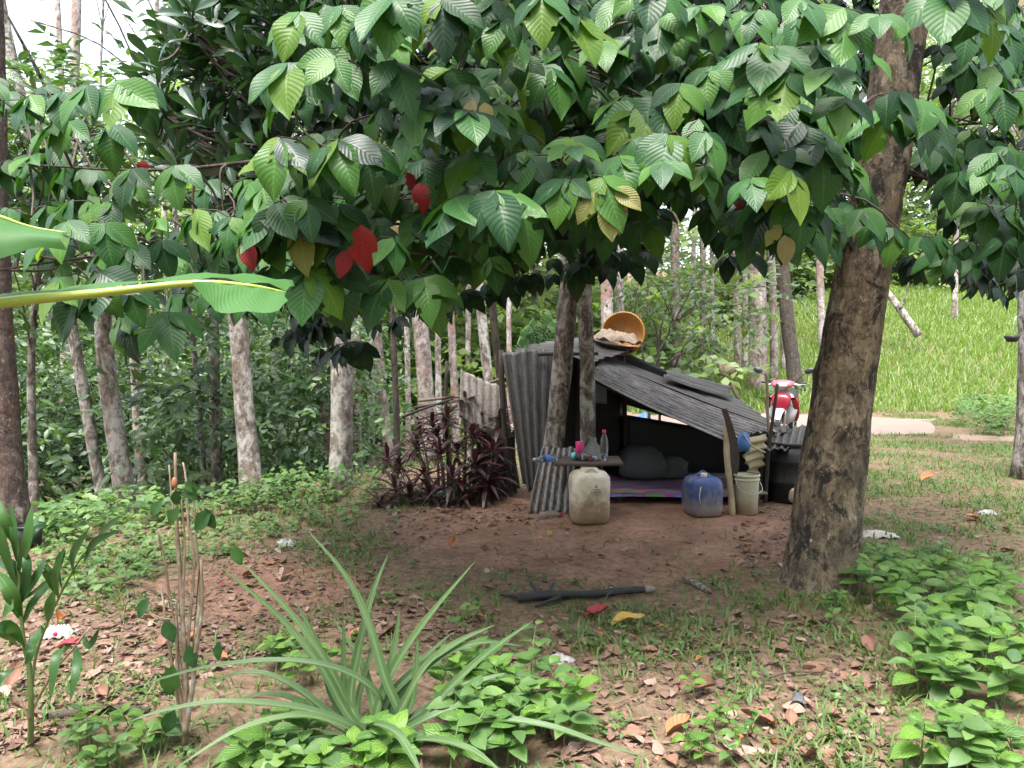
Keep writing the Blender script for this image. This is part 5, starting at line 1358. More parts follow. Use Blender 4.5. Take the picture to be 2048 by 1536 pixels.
bpart('tail_light', ell((0, -.87, .74), (.07, .04, .035)), 'red_cap')
bpart('exhaust', tube(bez([[.12, -.1, .28], [.16, -.4, .30], [.17, -.75, .36]], 8), np.linspace(.03, .05, 9), 10), 'silver')
None and tag(one('plastic_bag', sp_ + np.array([.10, -.22, .30]), '', '', lathe([(.001, -.02), (.16, 0), (.20, .10), (.18, .26), (.13, .38), (.07, .46), (.03, .50)], 20, .15, .12, 6), 'bag_white'), 'white plastic bag hanging in front of the parked scooter', 'bag')
# ------------------------------------------------------------------ dark red cordyline clump left of the shelter
cb = gnd(900, 1015)
cord = thing('cordyline_bush', cb, 'dark purple red cordyline clump with arching narrow leaves left of the shelter', 'bush')
CTR = [(775, 915, 8.0), (790, 975, 7.7), (835, 890, 8.1), (850, 945, 7.8), (895, 835, 8.2), (880, 900, 7.9), (905, 955, 7.6), (930, 800, 8.3), (945, 870, 8.1), (950, 930, 7.8), (985, 900, 7.9), (975, 960, 7.7), (760, 1000, 7.6), (1000, 840, 8.2), (865, 845, 8.3), (920, 985, 7.6), (800, 930, 8.2), (820, 985, 7.9), (860, 985, 7.7), (875, 870, 8.4), (915, 900, 8.2), (930, 945, 8.0), (965, 845, 8.3), (990, 945, 8.0), (960, 985, 7.7), (840, 860, 8.5)]
P, D, N, S = [], [], [], []
for k, (u, v, d) in enumerate(CTR):
    c = at(u, v, d)
    gx_, gy_ = cb[0] + (c[0] - cb[0]) * .75, d + .05
    b0 = np.array([gx_, gy_, float(H(gx_, gy_)) - .03])
    p = bez([b0, (b0 + c) / 2 + [.02, 0, .02], c], 8)
    obj('stem', qmesh('stem', *tube(p, np.linspace(.016, .011, len(p)), 7)), M['stem_brown'], cord)
    m = 18
    for q in range(m):
        an = q * 2.4; el = 1.15 - 1.25 * q / m + rng.normal() * .1
        dd = nrm([math.cos(an) * math.cos(el), math.sin(an) * math.cos(el), math.sin(el)])
        P.append(c + [0, 0, -.006 * q]); D.append(dd); N.append(nrm(np.array([0, 0, 1.]) - dd * dd[2] + rng.normal(size=3) * .05 + [0, -.05, 0])); S.append(rng.uniform(.24, .36))
CO = [tpl(1, 7, LANCE, .17, dr, .35, 0, k) for k, dr in enumerate((.35, .55, .75))]
co_me = []
for t_ in CO:
    me = qmesh('leaf', *t_); me.materials.append(M['cordy']); co_me.append(me)
P, D, N, S = map(np.array, (P, D, N, S))
o_ = np.argsort(P[:, 1] - S); a, b = o_[:300], o_[300:]
leaf_objs('leaf', co_me, P[a], D[a], N[a], S[a], np.ones(300), cord, M['cordy'])
obj('foliage', batch('foliage', CO[1], P[b], D[b], N[b], S[b]), M['cordy'], cord, 'stuff')

# ------------------------------------------------------------------ pineapple plant in the foreground
pb = gnd(745, 1495)
pine = thing('pineapple_plant', pb, 'large pineapple plant with long arching sword leaves in the foreground', 'plant')
PL = [  # base -> tip, in picture points with a distance each
 [(745, 1490, 2.95), (805, 1455, 2.95), (768, 1350, 3.0), (735, 1240, 3.08), (690, 1150, 3.15), (612, 1057, 3.25)],
 [(720, 1485, 3.0), (690, 1420, 3.02), (640, 1330, 3.05), (560, 1235, 3.1), (437, 1130, 3.15)],
 [(725, 1485, 3.05), (700, 1420, 3.08), (650, 1320, 3.14), (580, 1225, 3.2), (480, 1120, 3.28)],
 [(715, 1480, 3.05), (702, 1400, 3.1), (722, 1280, 3.18), (745, 1190, 3.25), (776, 1108, 3.35)],
 [(735, 1485, 3.0), (760, 1400, 3.03), (800, 1315, 3.08), (860, 1230, 3.12), (951, 1122, 3.2)],
 [(745, 1485, 3.02), (775, 1400, 3.06), (840, 1335, 3.12), (920, 1282, 3.18), (990, 1250, 3.25)],
 [(790, 1495, 2.95), (830, 1450, 2.95), (900, 1375, 2.98), (970, 1310, 3.0), (1066, 1242, 3.05)],
 [(790, 1490, 2.9), (760, 1400, 2.88), (690, 1345, 2.85), (570, 1322, 2.82), (400, 1338, 2.8), (215, 1392, 2.78)],
 [(760, 1495, 2.9), (700, 1450, 2.85), (600, 1418, 2.8), (450, 1405, 2.74), (330, 1422, 2.7), (250, 1446, 2.66)],
 [(740, 1495, 2.85), (690, 1455, 2.8), (600, 1432, 2.72), (480, 1460, 2.62), (345, 1540, 2.5)],
 [(800, 1495, 2.9), (840, 1445, 2.9), (900, 1420, 2.92), (980, 1400, 2.95), (1070, 1383, 2.98)],
 [(800, 1500, 2.95), (850, 1440, 2.98), (930, 1405, 3.02), (1040, 1395, 3.06), (1140, 1415, 3.1), (1232, 1455, 3.12)],
 [(820, 1505, 2.85), (880, 1460, 2.82), (980, 1440, 2.8), (1090, 1452, 2.76), (1200, 1487, 2.72), (1310, 1520, 2.68)],
 [(800, 1495, 2.98), (818, 1420, 3.02), (832, 1340, 3.06), (836, 1262, 3.1)],
 [(700, 1480, 3.1), (692, 1400, 3.14), (688, 1320, 3.18), (687, 1225, 3.22)],
 [(750, 1490, 3.05), (800, 1390, 3.1), (880, 1315, 3.15), (960, 1285, 3.2), (1045, 1292, 3.26)],
 [(740, 1490, 2.85), (745, 1450, 2.72), (790, 1465, 2.55), (822, 1510, 2.42), (850, 1570, 2.32)],
 [(780, 1495, 2.92), (800, 1420, 2.94), (845, 1340, 2.98), (900, 1290, 3.02)],
 [(700, 1485, 3.0), (650, 1440, 3.0), (590, 1400, 3.0), (520, 1390, 2.98), (440, 1420, 2.95)],
 [(690, 1490, 2.95), (640, 1470, 2.9), (560, 1475, 2.84), (470, 1510, 2.78)],
 [(770, 1490, 3.1), (745, 1400, 3.18), (720, 1320, 3.25), (668, 1240, 3.35)],
 [(760, 1490, 3.15), (790, 1400, 3.25), (835, 1330, 3.35), (905, 1265, 3.45)],
 [(790, 1500, 2.85), (860, 1480, 2.75), (940, 1500, 2.62), (1010, 1550, 2.5)],
 [(730, 1490, 3.1), (715, 1420, 3.16), (735, 1330, 3.24), (760, 1260, 3.3)],
 [(720, 1490, 2.95), (660, 1430, 2.95), (580, 1370, 2.96), (500, 1345, 2.95), (400, 1370, 2.92)],
 [(780, 1490, 3.0), (850, 1420, 3.02), (940, 1370, 3.06), (1040, 1350, 3.1), (1120, 1370, 3.12)],
 [(715, 1490, 2.9), (650, 1480, 2.82), (560, 1500, 2.72), (490, 1550, 2.62)],
 [(810, 1500, 2.95), (880, 1470, 2.95), (960, 1462, 2.94), (1050, 1480, 2.92)],
 [(740, 1485, 3.1), (770, 1380, 3.18), (790, 1290, 3.26), (800, 1215, 3.32)],
 [(705, 1485, 3.1), (670, 1400, 3.16), (640, 1300, 3.22), (590, 1200, 3.3)],
]
for k, L in enumerate(PL):
    pts = [at(*q) for q in L]
    if k in (0,): pass
    pts[0] = pb + (pts[0] - pb) * .35 + [0, 0, .02]
    w = .039 if k not in (13, 14, 17, 23) else .031
    up = (0, -.6, .8) if abs(L[-1][0] - 745) < 330 and L[-1][1] < 1300 else (0, -.25, 1)
    obj('leaf', qmesh('leaf', *strap(pts, w, .45, 26, [(0, .75), (.15, .9), (.4, 1), (.7, .72), (.9, .35), (1, .03)], up=up, nu=2)), M['pine'], pine)
obj('stem', qmesh('stem', *lathe([(.05, -.05), (.06, .01), (.045, .035), (.02, .05), (.001, .052)], 14)), M['stem_brown'], pine).location = Vector((0, 0, 0))
bpy.data.objects[pine.children[-1].name].matrix_parent_inverse = Matrix.Identity(4)

# ------------------------------------------------------------------ young palm at the lower left corner
pp = gnd(60, 1490)
palm = thing('palm_seedling', pp, 'young palm with glossy dark green sword leaves at the lower left corner', 'plant')
PD = 2.85
obj('stem', qmesh('stem', *tube(bez([pp - [0, 0, .03], at(62, 1420, PD), at(58, 1330, PD), at(48, 1290, PD), at(40, 1200, PD), at(35, 1100, PD)], 16), np.linspace(.012, .006, 17), 8)), M['stem_green'], palm)
obj('stem', qmesh('stem', *tube(bez([at(64, 1370, PD), at(72, 1310, PD), at(95, 1245, PD - .05), at(125, 1180, PD - .1), at(165, 1110, PD - .15), at(200, 1080, PD - .2)], 14), np.linspace(.007, .003, 15), 6)), M['stem_green'], palm)
obj('stem', qmesh('stem', *tube(bez([at(58, 1440, PD), at(75, 1400, PD), at(110, 1340, PD - .1), at(145, 1300, PD - .15), at(180, 1255, PD - .2)], 12), np.linspace(.006, .003, 13), 6)), M['stem_brown'], palm)
obj('stem', qmesh('stem', *tube(bez([at(58, 1440, PD), at(45, 1410, PD), at(15, 1370, PD)], 8), np.linspace(.005, .003, 9), 6)), M['stem_brown'], palm)
LV = [((35, 1180), (5, 1080), (-20, 990), 36, 0), ((35, 1150), (55, 1080), (64, 1008), 30, 0), ((35, 1140), (60, 1070), (80, 1025), 26, .1), ((35, 1130), (30, 1070), (22, 1005), 28, 0), ((35, 1100), (10, 1040), (0, 1000), 26, 0),
      ((38, 1220), (55, 1140), (48, 1095), 26, 0), ((40, 1210), (75, 1150), (92, 1115), 26, .05), ((42, 1240), (20, 1180), (-10, 1140), 40, 0), ((45, 1250), (70, 1200), (125, 1145), 22, .1), ((40, 1230), (25, 1210), (5, 1235), 34, -.1),
      ((118, 1200), (112, 1150), (132, 1100), 26, -.1), ((112, 1190), (95, 1140), (100, 1150), 26, 0), ((125, 1180), (118, 1130), (130, 1095), 26, -.1), ((150, 1160), (148, 1110), (178, 1058), 30, -.2), ((168, 1125), (190, 1085), (240, 1060), 22, -.2), ((190, 1085), (215, 1055), (245, 1030), 20, -.2),
      ((95, 1245), (100, 1215), (108, 1180), 30, -.1), ((90, 1260), (75, 1265), (70, 1295), 34, -.15), ((60, 1270), (65, 1300), (50, 1330), 24, -.1), ((48, 1290), (20, 1255), (-20, 1260), 40, -.2), ((48, 1300), (15, 1270), (-15, 1240), 34, -.1),
      ((140, 1295), (115, 1310), (100, 1405), 26, -.2), ((150, 1290), (155, 1330), (140, 1405), 24, -.2), ((165, 1270), (180, 1290), (200, 1255), 20, -.2), ((50, 1330), (10, 1350), (-15, 1390), 22, -.1), ((45, 1200), (95, 1165), (118, 1135), 16, 0), ((44, 1170), (20, 1130), (-15, 1120), 34, .1), ((40, 1120), (70, 1060), (100, 1050), 18, .1)]
for (a, b, c, w, dd) in LV:
    d0 = PD + (0 if a[0] < 80 else -.1)
    obj('leaf', qmesh('leaf', *strap([at(*a, d0), at(*b, d0 + dd * .5 - .04), at(*c, d0 + dd)], w * .76 / F * PD, .25, 10, [(0, .15), (.15, .6), (.4, 1), (.7, .8), (.9, .35), (1, .03)], up=(.25 * math.sin(a[1]), -1, .35))), M['palm'], palm)
# bare shrub with peeling stems
sbp = gnd(368, 1495)
shr = thing('bare_shrub', sbp, 'nearly leafless shrub of thin peeling upright stems left of the pineapple', 'shrub')
SD = 2.9
STM = [[(368, 1500), (372, 1380), (368, 1300), (362, 1180), (355, 1080), (352, 990), (350, 905)], [(372, 1400), (376, 1280), (385, 1180), (388, 1110), (376, 1040), (372, 960), (366, 925)], [(368, 1380), (352, 1270), (338, 1180), (328, 1110), (316, 1060)], [(374, 1330), (396, 1250), (398, 1150), (392, 1080), (388, 1000), (380, 985)], [(362, 1180), (358, 1090), (345, 1010), (338, 930)], [(370, 1440), (355, 1350), (354, 1250), (352, 1200)], [(376, 1300), (400, 1290), (430, 1290), (440, 1295)], [(352, 1240), (318, 1235), (300, 1225)], [(388, 1150), (420, 1140), (440, 1090), (450, 1060)], [(370, 1470), (384, 1380), (392, 1300), (404, 1220), (402, 1120)], [(366, 1460), (344, 1330), (330, 1230), (322, 1170)], [(372, 1350), (366, 1200), (370, 1090), (362, 1000)]]
for k, L in enumerate(STM):
    p = bez([at(u, v, SD + .02 * math.sin(k * 2) * i) for i, (u, v) in enumerate(L)], 18)
    r0 = (.012, .008, .006, .0075, .0065, .009, .003, .003, .003)[k % 9]
    obj('stem', qmesh('stem', *tube(p, np.linspace(r0, r0 * .45, len(p)), 7, True, .15, k)), M['stem_brown'], shr)
SL = [((395, 985), (372, 965), 38), ((355, 1015), (338, 1045), 48), ((410, 1015), (425, 1060), 40), ((325, 1000), (300, 1030), 40), ((330, 1240), (345, 1285), 44), ((440, 1282), (432, 1320), 32), ((378, 1290), (385, 1340), 40), ((345, 1330), (335, 1400), 46), ((300, 1195), (270, 1235), 30), ((470, 1090), (478, 1130), 36), ((350, 1420), (325, 1470), 40), ((370, 970), (390, 1000), 30), ((390, 1060), (420, 1020), 30), ((352, 1010), (352, 985), 30)]
P = np.array([at(*a, SD - .03) for a, b, w in SL]); E = np.array([at(*b, SD - .05) for a, b, w in SL])
D = nrm(E - P); S = np.array([np.linalg.norm(E[i] - P[i]) * .8 + .02 for i in range(len(SL))])
N = nrm(np.stack([.4 * np.sin(np.arange(len(SL)) * 2.1), -np.ones(len(SL)), .5 * np.ones(len(SL))], -1))
bl = tpl(2, 7, ELLIP, .62, .15, .2, .1, 3); bme = qmesh('leaf', *bl); bme.materials.append(M['palm'])
leaf_objs('leaf', [bme], P, D, N, S, np.ones(len(S)), shr, M['palm'])
obj('seed_pod', qmesh('seed_pod', *shift(ell((0, 0, 0), (.011, .010, .022)), at(349, 965, SD - .02))), M['pod'], shr)
# black nursery pot at the foot of the tapped trunk
local('plant_pot', ongnd(60, 1098), 'small black nursery pot at the foot of the tapped trunk', 'pot', [('body', lathe([(.001, 0), (.075, 0), (.10, .19), (.093, .19), (.07, .01), (.001, .01)], 20), 'black_plastic'), ('rim', lathe([(.099, .175), (.108, .178), (.108, .195), (.098, .197)], 20), 'black_plastic'), ('soil', lathe([(.001, .165), (.092, .165)], 16), 'wood_dark')])

# ------------------------------------------------------------------ charred log and scraps
lg = thing('charred_log', gnd(1160, 1198), 'charred black branch lying across the edge of the bare soil', 'log')
p = bez([gnd(1035, 1205) + [0, 0, .03], gnd(1100, 1206) + [0, 0, .045], gnd(1190, 1200) + [0, 0, .035], gnd(1270, 1192) + [0, 0, .035], gnd(1310, 1188) + [0, 0, .03]], 22)
obj('log', qmesh('log', *tube(p[:-3], np.linspace(.03, .021, len(p) - 3), 10, True, .4, 5)), M['char'], lg)
obj('unburnt_end', qmesh('unburnt_end', *tube(p[-4:], [.022, .023, .02, .012], 10, True, .2, 6)), M['ash'], lg)
for k, (a, b) in enumerate((((1095, 1208), (1108, 1185)), ((1080, 1200), (1060, 1182)), ((1040, 1206), (1000, 1195)), ((1120, 1208), (1070, 1218)))):
    obj('charred_stub', qmesh('charred_stub', *stick(gnd(*a) + [0, 0, .04], gnd(*b) + [0, 0, .06 if k < 2 else .015], .016, .008, k)), M['char'], lg)
def scrap(name, u, v, w, d, h, label, cat_, mat='paper', seed=1, rz=0):
    one(name, ongnd(u, v, -.004), label, cat_, crumple(w, d, h, 16, seed, h * .7), mat, (0, 0, rz))
scrap('paper_scrap', 1122, 1322, .11, .12, .035, 'crumpled white paper scrap on the grass right of the pineapple', 'paper', seed=2, rz=.6)
scrap('plastic_scrap', 575, 1092, .18, .10, .05, 'white plastic scrap in the weeds above the leaf litter', 'litter', seed=3)
scrap('plastic_bag', 118, 1275, .16, .10, .06, 'white bag with a red dot lying beside the young palm', 'bag', seed=4)
one('red_lid', ongnd(122, 1276) + [0, -.05, .04], 'small red lid on the white bag beside the young palm', 'lid', ell((0, 0, 0), (.013, .008, .013)), 'red_cap')
scrap('foam_slab', 1752, 1074, .34, .16, .05, 'flat white slab lying just right of the thick trunk', 'slab', 'foam', 5, -.15)
scrap('paper_scrap', 1975, 1028, .16, .09, .04, 'pale scrap in the grass at the right edge', 'litter', seed=6)
scrap('plastic_scrap', 845, 1002, .22, .12, .06, 'pale plastic scrap at the foot of the cordyline clump', 'litter', seed=8)
scrap('blue_pipe_scrap', 905, 985, .45, .10, .05, 'light blue plastic strip under the cordyline clump', 'litter', 'teal', 9)
scrap('paper_scrap', 1700, 1160, .10, .06, .03, 'small pale scrap in the grass at the foot of the thick trunk', 'litter', seed=12)
local('plastic_cup', ongnd(1596, 1420) + [0, 0, .028], 'clear plastic cup lying on the grass at the lower right', 'cup', [('body', shift(lathe([(.001, 0), (.026, 0), (.034, .085), (.036, .088), (.032, .085), (.025, .004), (.001, .004)], 20), [0, .04, .008], rotx(math.radians(96))), 'cup_film'), ('base', shift(lathe([(.001, .0), (.026, .0), (.027, .012)], 16), [0, .0405, .008], rotx(math.radians(96))), 'film')], rot=(0, 0, -.4))

# ------------------------------------------------------------------ low weeds, plant by plant
wd_t = [tpl(2, 6, OVATE, .60, dr, .18, .05, 20 + k) for k, dr in enumerate((.15, .35, .55))]
wd_me = []
for t_ in wd_t:
    me = qmesh('leaf', *t_); me.materials.append(M['weed']); wd_me.append(me)
NAMED = []
def weed(u, v, hgt, size, label, group, mat='weed', pairs=None):
    b = gnd(u, v)
    T = thing('weed', b, label, 'weed', group)
    if group: NAMED.append((T, ('tall ' if hgt > .2 else 'low ') + 'bright green weed', u, v))
    ln = rng.normal(size=2) * .22 * hgt
    top = b + [ln[0], ln[1], hgt]
    p = bez([b - [0, 0, .02], b + [ln[0] * .3, ln[1] * .3, hgt * .5], top], 6)
    obj('stem', qmesh('stem', *tube(p, np.linspace(.004, .0022, len(p)), 5, False)), M['stem_green'], T)
    P, D, N, S = [], [], [], []
    pairs = pairs or rng.integers(3, 6)
    a0 = rng.random() * 3
    for k in range(pairs):
        t = .35 + .65 * (k + 1) / pairs if pairs > 1 else 1
        c = np.array([np.interp(t, np.linspace(0, 1, len(p)), p[:, q]) for q in range(3)])
        for s in (0, math.pi):
            an = a0 + k * 1.5708 + s + rng.normal() * .2
            el = .15 + .3 * t + rng.normal() * .15
            dd = nrm([math.cos(an) * math.cos(el), math.sin(an) * math.cos(el), math.sin(el)])
            P.append(c + dd * .01); D.append(dd); N.append(nrm([-.1 * dd[0], -.25, 1]) + rng.normal(size=3) * .12); S.append(size * rng.uniform(.75, 1.15) * (1.0 if k < pairs - 1 else .75))
    leaf_objs('leaf', wd_me, *map(np.array, (P, D, N, S)), np.ones(len(S)), T, M[mat if rng.random() < .68 else 'cover'])
def patch(n, poly, h, size, label, group, mat='weed'):
    us, vs = zip(*poly); k = 0; pts = []
    while k < n:
        u, v = rng.uniform(min(us), max(us)), rng.uniform(min(vs), max(vs))
        if not inpoly(np.array([u]), np.array([v]), poly)[0]: continue
        weed(u, v, rng.uniform(*h), rng.uniform(*size), label, group, mat); k += 1
patch(40, [(1725, 1180), (1760, 1150), (1860, 1170), (2048, 1230), (2060, 1420), (1830, 1430), (1790, 1330), (1850, 1270), (1700, 1230)], (.16, .30), (.11, .15), 'low bright green weed in the dense patch right of the thick trunk', 'weeds right of the thick trunk')
patch(16, [(1720, 1150), (1800, 1130), (1960, 1170), (2048, 1210), (2048, 1260), (1850, 1220)], (.14, .24), (.09, .12), 'small green weed along the back of the patch right of the thick trunk', 'weeds behind the right patch')
patch(27, [(840, 1430), (900, 1370), (1060, 1370), (1130, 1420), (1140, 1500), (1050, 1560), (860, 1560)], (.14, .28), (.10, .145), 'bright green weed crowding the right side of the pineapple plant', 'weeds right of the pineapple')
patch(18, [(480, 1560), (560, 1480), (700, 1530), (840, 1540), (830, 1600), (500, 1600)], (.10, .2), (.09, .13), 'bright green weed at the foot of the pineapple plant', 'weeds before the pineapple')
patch(9, [(140, 1540), (180, 1460), (330, 1470), (340, 1560), (150, 1570)], (.08, .15), (.06, .09), 'green weed between the young palm and the bare shrub', 'weeds beside the bare shrub')
patch(8, [(540, 1330), (640, 1310), (660, 1350), (600, 1390)], (.10, .18), (.06, .085), 'green weed behind the pineapple leaves on the left', 'weeds behind the pineapple')
patch(8, [(1370, 1500), (1400, 1450), (1480, 1450), (1500, 1540), (1380, 1560)], (.08, .15), (.05, .075), 'small bright weed in the grass at the lower middle right', 'weeds at the lower middle right')
patch(12, [(1800, 1560), (1830, 1500), (1960, 1490), (2060, 1520), (2060, 1590), (1820, 1590)], (.12, .24), (.10, .13), 'bright weed in the lower right corner', 'weeds in the lower right corner')
patch(6, [(1640, 1210), (1680, 1195), (1700, 1240), (1660, 1260)], (.08, .14), (.04, .06), 'little weed sprouting at the foot of the thick trunk', 'weeds at the thick trunk')
weed(905, 1290, .26, .07, 'single tall weed standing behind the pineapple leaves on the right', None, pairs=4)
weed(1060, 1400, .3, .10, 'tall pale green weed right of the pineapple with large leaves on top', None, pairs=3)
weed(1390, 1400, .1, .07, 'lone small weed among brown leaves at the middle right', None, pairs=3)
# dark ribbed broad leaves in the right weed patch
T = thing('broadleaf_seedling', gnd(1930, 1300), 'seedling with long dark ribbed leaves inside the right weed patch', 'plant')
for a, b, w in (((1930, 1275), (1850, 1262), 30), ((1960, 1270), (2035, 1240), 30), ((1930, 1300), (1975, 1350), 32), ((1890, 1380), (1935, 1420), 26)):
    q0, q1 = at(*a, 3.85), at(*b, 3.75)
    obj('leaf', qmesh('leaf', *strap([q0, (q0 + q1) / 2 + [0, 0, .03], q1], w * 1.3 / F * 3.8, .15, 12, [(0, .1), (.2, .7), (.45, 1), (.75, .7), (1, .03)], nu=2)), M['santol'], T)
obj('stem', qmesh('stem', *tube(bez([gnd(1930, 1300), at(1945, 1280, 3.85)], 5), .006, 6)), M['stem_green'], T)
# ferny fronds above the shelter wall
fr = thing('fern_clump', [at(1075, 700, 9.6)[0], 9.6, float(H(.3, 9.6))], 'fern fronds showing above the tall left wall sheet', 'fern')
obj('stem', qmesh('stem', *tube(bez([[at(1075, 700, 9.6)[0], 9.6, float(H(.3, 9.6)) - .05], [.33, 9.6, .9], at(1075, 700, 9.6)], 8), np.linspace(.03, .015, 9), 7)), M['stem_brown'], fr)
for k, (a, b, c) in enumerate((((1075, 700), (1060, 680), (1042, 672)), ((1078, 700), (1070, 665), (1058, 650)), ((1080, 700), (1092, 655), (1105, 640)), ((1076, 705), (1045, 700), (1030, 715)), ((1080, 700), (1110, 670), (1135, 668)))):
    f = thing  # frond = rachis with leaflets, one part
    p = bez([at(*a, 9.6), at(*b, 9.5), at(*c, 9.4)], 14)
    mb = MB(); mb.add(*tube(p, np.linspace(.006, .002, len(p)), 5, False))
    Tn = nrm(np.gradient(p, axis=0))
    for i in range(2, len(p)):
        for s in (-1, 1):
            sd = nrm(np.cross(Tn[i], [0, -1, .2])) * s
            mb.add(*strap([p[i], p[i] + sd * .06 + Tn[i] * .02, p[i] + sd * .13 + Tn[i] * .04 + [0, 0, -.02]], .026, .1, 4))
    obj('frond', mb.mesh('frond'), M['fern'], fr)

# ------------------------------------------------------------------ fallen leaves: the 300 that show largest one by one, the rest as litter
FLT = [tpl(2, 7, OVATE, .55, dr, fo, .25, 40 + k, cu) for k, (dr, fo, cu) in enumerate(((-.12, .35, .3), (.12, -.25, -.5), (-.25, .8, .2), (.3, .1, .9), (-.05, .15, .2), (.1, -.6, -.8)))]
fl_me = []
for t_ in FLT:
    me = qmesh('fallen_leaf', *t_); me.materials.append(M['dry1']); fl_me.append(me)
LIT1 = [(430, 1120), (560, 1060), (800, 1050), (1000, 1050), (760, 1110), (780, 1180), (1000, 1220), (1040, 1330), (700, 1300), (480, 1330), (90, 1480), (0, 1520), (0, 1250), (110, 1200), (400, 1180)]
LIT2 = [(1050, 1220), (1560, 1190), (1620, 1230), (1720, 1240), (1780, 1330), (1780, 1536), (1100, 1536), (1080, 1420)]
LIT3 = [(1540, 1015), (1600, 1015), (1590, 1150), (1480, 1130), (1450, 1060)]
LIT4 = [(1730, 950), (2048, 960), (2048, 1120), (1850, 1080), (1740, 1060)]
LIT5 = [(800, 1060), (1560, 1050), (1560, 1170), (1000, 1190), (800, 1150)]
LIT6 = [(750, 990), (1060, 1010), (1080, 1050), (760, 1050)]
def sample(poly, n):
    us, vs = zip(*poly); out = []
    v0, v1 = min(vs), max(vs)
    while len(out) < n:
        u = rng.uniform(min(us), max(us), 400); v = rng.uniform(v0, v1, 400)
        ok = inpoly(u, v, poly)
        out += list(zip(u[ok], v[ok]))
    return np.array(out[:n])
def gnd_many(uv):
    a, b = (uv[:, 0] - CX) / F, -(uv[:, 1] - CY) / F
    d = np.stack([a, _cp + b * _sp, -_sp + b * _cp], -1)
    t = -CAM[2] / d[:, 2]
    for _ in range(6):
        P = CAM + d * t[:, None]; z = H(P[:, 0], P[:, 1]); t = (z - CAM[2]) / d[:, 2]
    return CAM + d * t[:, None]
def lay(P, lift=.008):
    n = len(P)
    an = rng.random(n) * 6.283; el = rng.normal(size=n) * .22
    D = np.stack([np.cos(an) * np.cos(el), np.sin(an) * np.cos(el), np.sin(el)], -1)
    N = nrm(np.stack([rng.normal(size=n) * .22, rng.normal(size=n) * .22, np.where(rng.random(n) < .8, 1.0, -1.0)], -1))
    P = P.copy(); P[:, 2] += lift + .012 * rng.random(n)
    return P, D, N
KINDS = [('dry1', 'curled brown dry leaf', 'brown'), ('dry2', 'pale bleached dry leaf', 'pale'), ('dry3', 'rusty orange dry leaf', 'orange'), ('dry4', 'dark red fallen leaf', 'red')]
spots = []
for poly, n, where in ((LIT1, 105, 'in the litter left of the bare soil'), (LIT2, 120, 'on the grass right of the pineapple'), (LIT3, 14, 'between the shelter and the thick trunk'), (LIT4, 14, 'on the lawn behind the thick trunk'), (LIT5, 26, 'on the bare soil before the shelter'), (LIT6, 10, 'below the cordyline clump')):
    uv = sample(poly, n)
    if poly in (LIT1, LIT2): uv[:, 1] = np.clip(uv[:, 1], 0, 1560)
    P = gnd_many(uv); P, D, N = lay(P)
    kinds = rng.choice(4, n, p=[.54, .30, .135, .025]); S = .05 + .10 * rng.random(n) ** 1.6
    X, Y, Z = frames(D, N, S, 1 + .2 * rng.random(n))
    for i in range(n):
        mt, txt, kk = KINDS[kinds[i]]
        o = bpy.data.objects.new('fallen_leaf', fl_me[rng.integers(6)]); COL.objects.link(o)
        if mt != 'dry1':
            o.material_slots[0].link = 'OBJECT'; o.material_slots[0].material = M[mt]
        o.matrix_basis = Matrix(((X[i, 0], Y[i, 0], Z[i, 0], P[i, 0]), (X[i, 1], Y[i, 1], Z[i, 1], P[i, 1]), (X[i, 2], Y[i, 2], Z[i, 2], P[i, 2]), (0, 0, 0, 1)))
        tag(o, txt + ' lying ' + where, 'leaf', kk + ' leaves ' + where)
        NAMED.append((o, txt, uv[i, 0], uv[i, 1]))
for (u, v, s, a, mt, lab) in ((1168, 1243, .15, .2, 'dry4', 'bright red leaf beside the yellow one below the charred branch'), (1222, 1256, .20, .1, 'dry5', 'large yellow leaf below the charred branch'), (900, 1100, .13, 1.4, 'dry3', 'orange leaf lying alone near the left of the bare soil'), (1097, 1077, .09, 1.2, 'dry5', 'small yellow leaf lying on the bare soil before the drum'), (1842, 966, .22, .4, 'dry3', 'large orange leaf on the lawn right of the thick trunk')):
    p = gnd(u, v); o = bpy.data.objects.new('fallen_leaf', fl_me[2 if mt != 'dry5' else 0]); COL.objects.link(o)
    o.material_slots[0].link = 'OBJECT'; o.material_slots[0].material = M[mt]
    o.location = Vector((p[0], p[1], p[2] + .02)); o.rotation_euler = (.15, .1, a - 1.57); o.scale = (s, s, s)
    tag(o, lab, 'leaf')
L = []
for poly, n in ((LIT1, 2600), (LIT2, 1100), (LIT3, 240), (LIT4, 200), (LIT5, 160), (LIT6, 380)):
    P = gnd_many(sample(poly, n)); P, D, N = lay(P, .004)
    L.append((P, D, N, (.02 + .06 * rng.random(n) ** 1.5)))
# the litter thins out beyond the frame
n = 1400
P = np.stack([rng.uniform(-5.5, 5, n), rng.uniform(1.0, 9.5, n), np.zeros(n)], -1); P[:, 2] = H(P[:, 0], P[:, 1]); keep = bare_mask(P[:, 0], P[:, 1]) < .5; P = P[keep]
P, D, N = lay(P, .004); L.append((P, D, N, rng.uniform(.02, .07, len(P))))
P, D, N, S = cat(L)
litter = obj('leaf_litter', batch('leaf_litter', tpl(1, 4, OVATE, .55, .12, .2, .12, 51, .25), P, D, N, S, rng.uniform(.45, 1.35, len(P))), M['litter'], kind='stuff')
n = 5200                                               # dry straws, stalks and leaf shreds
x = rng.uniform(-4.2, 4.6, n); y = rng.uniform(2.3, 9, n)
an = rng.random(n) * 6.283
D = np.stack([np.cos(an), np.sin(an), rng.normal(size=n) * .10], -1)
N = nrm(np.stack([rng.normal(size=n) * .4, rng.normal(size=n) * .4, np.ones(n)], -1))
P = np.stack([x, y, H(x, y) + .004 + .01 * rng.random(n)], -1)
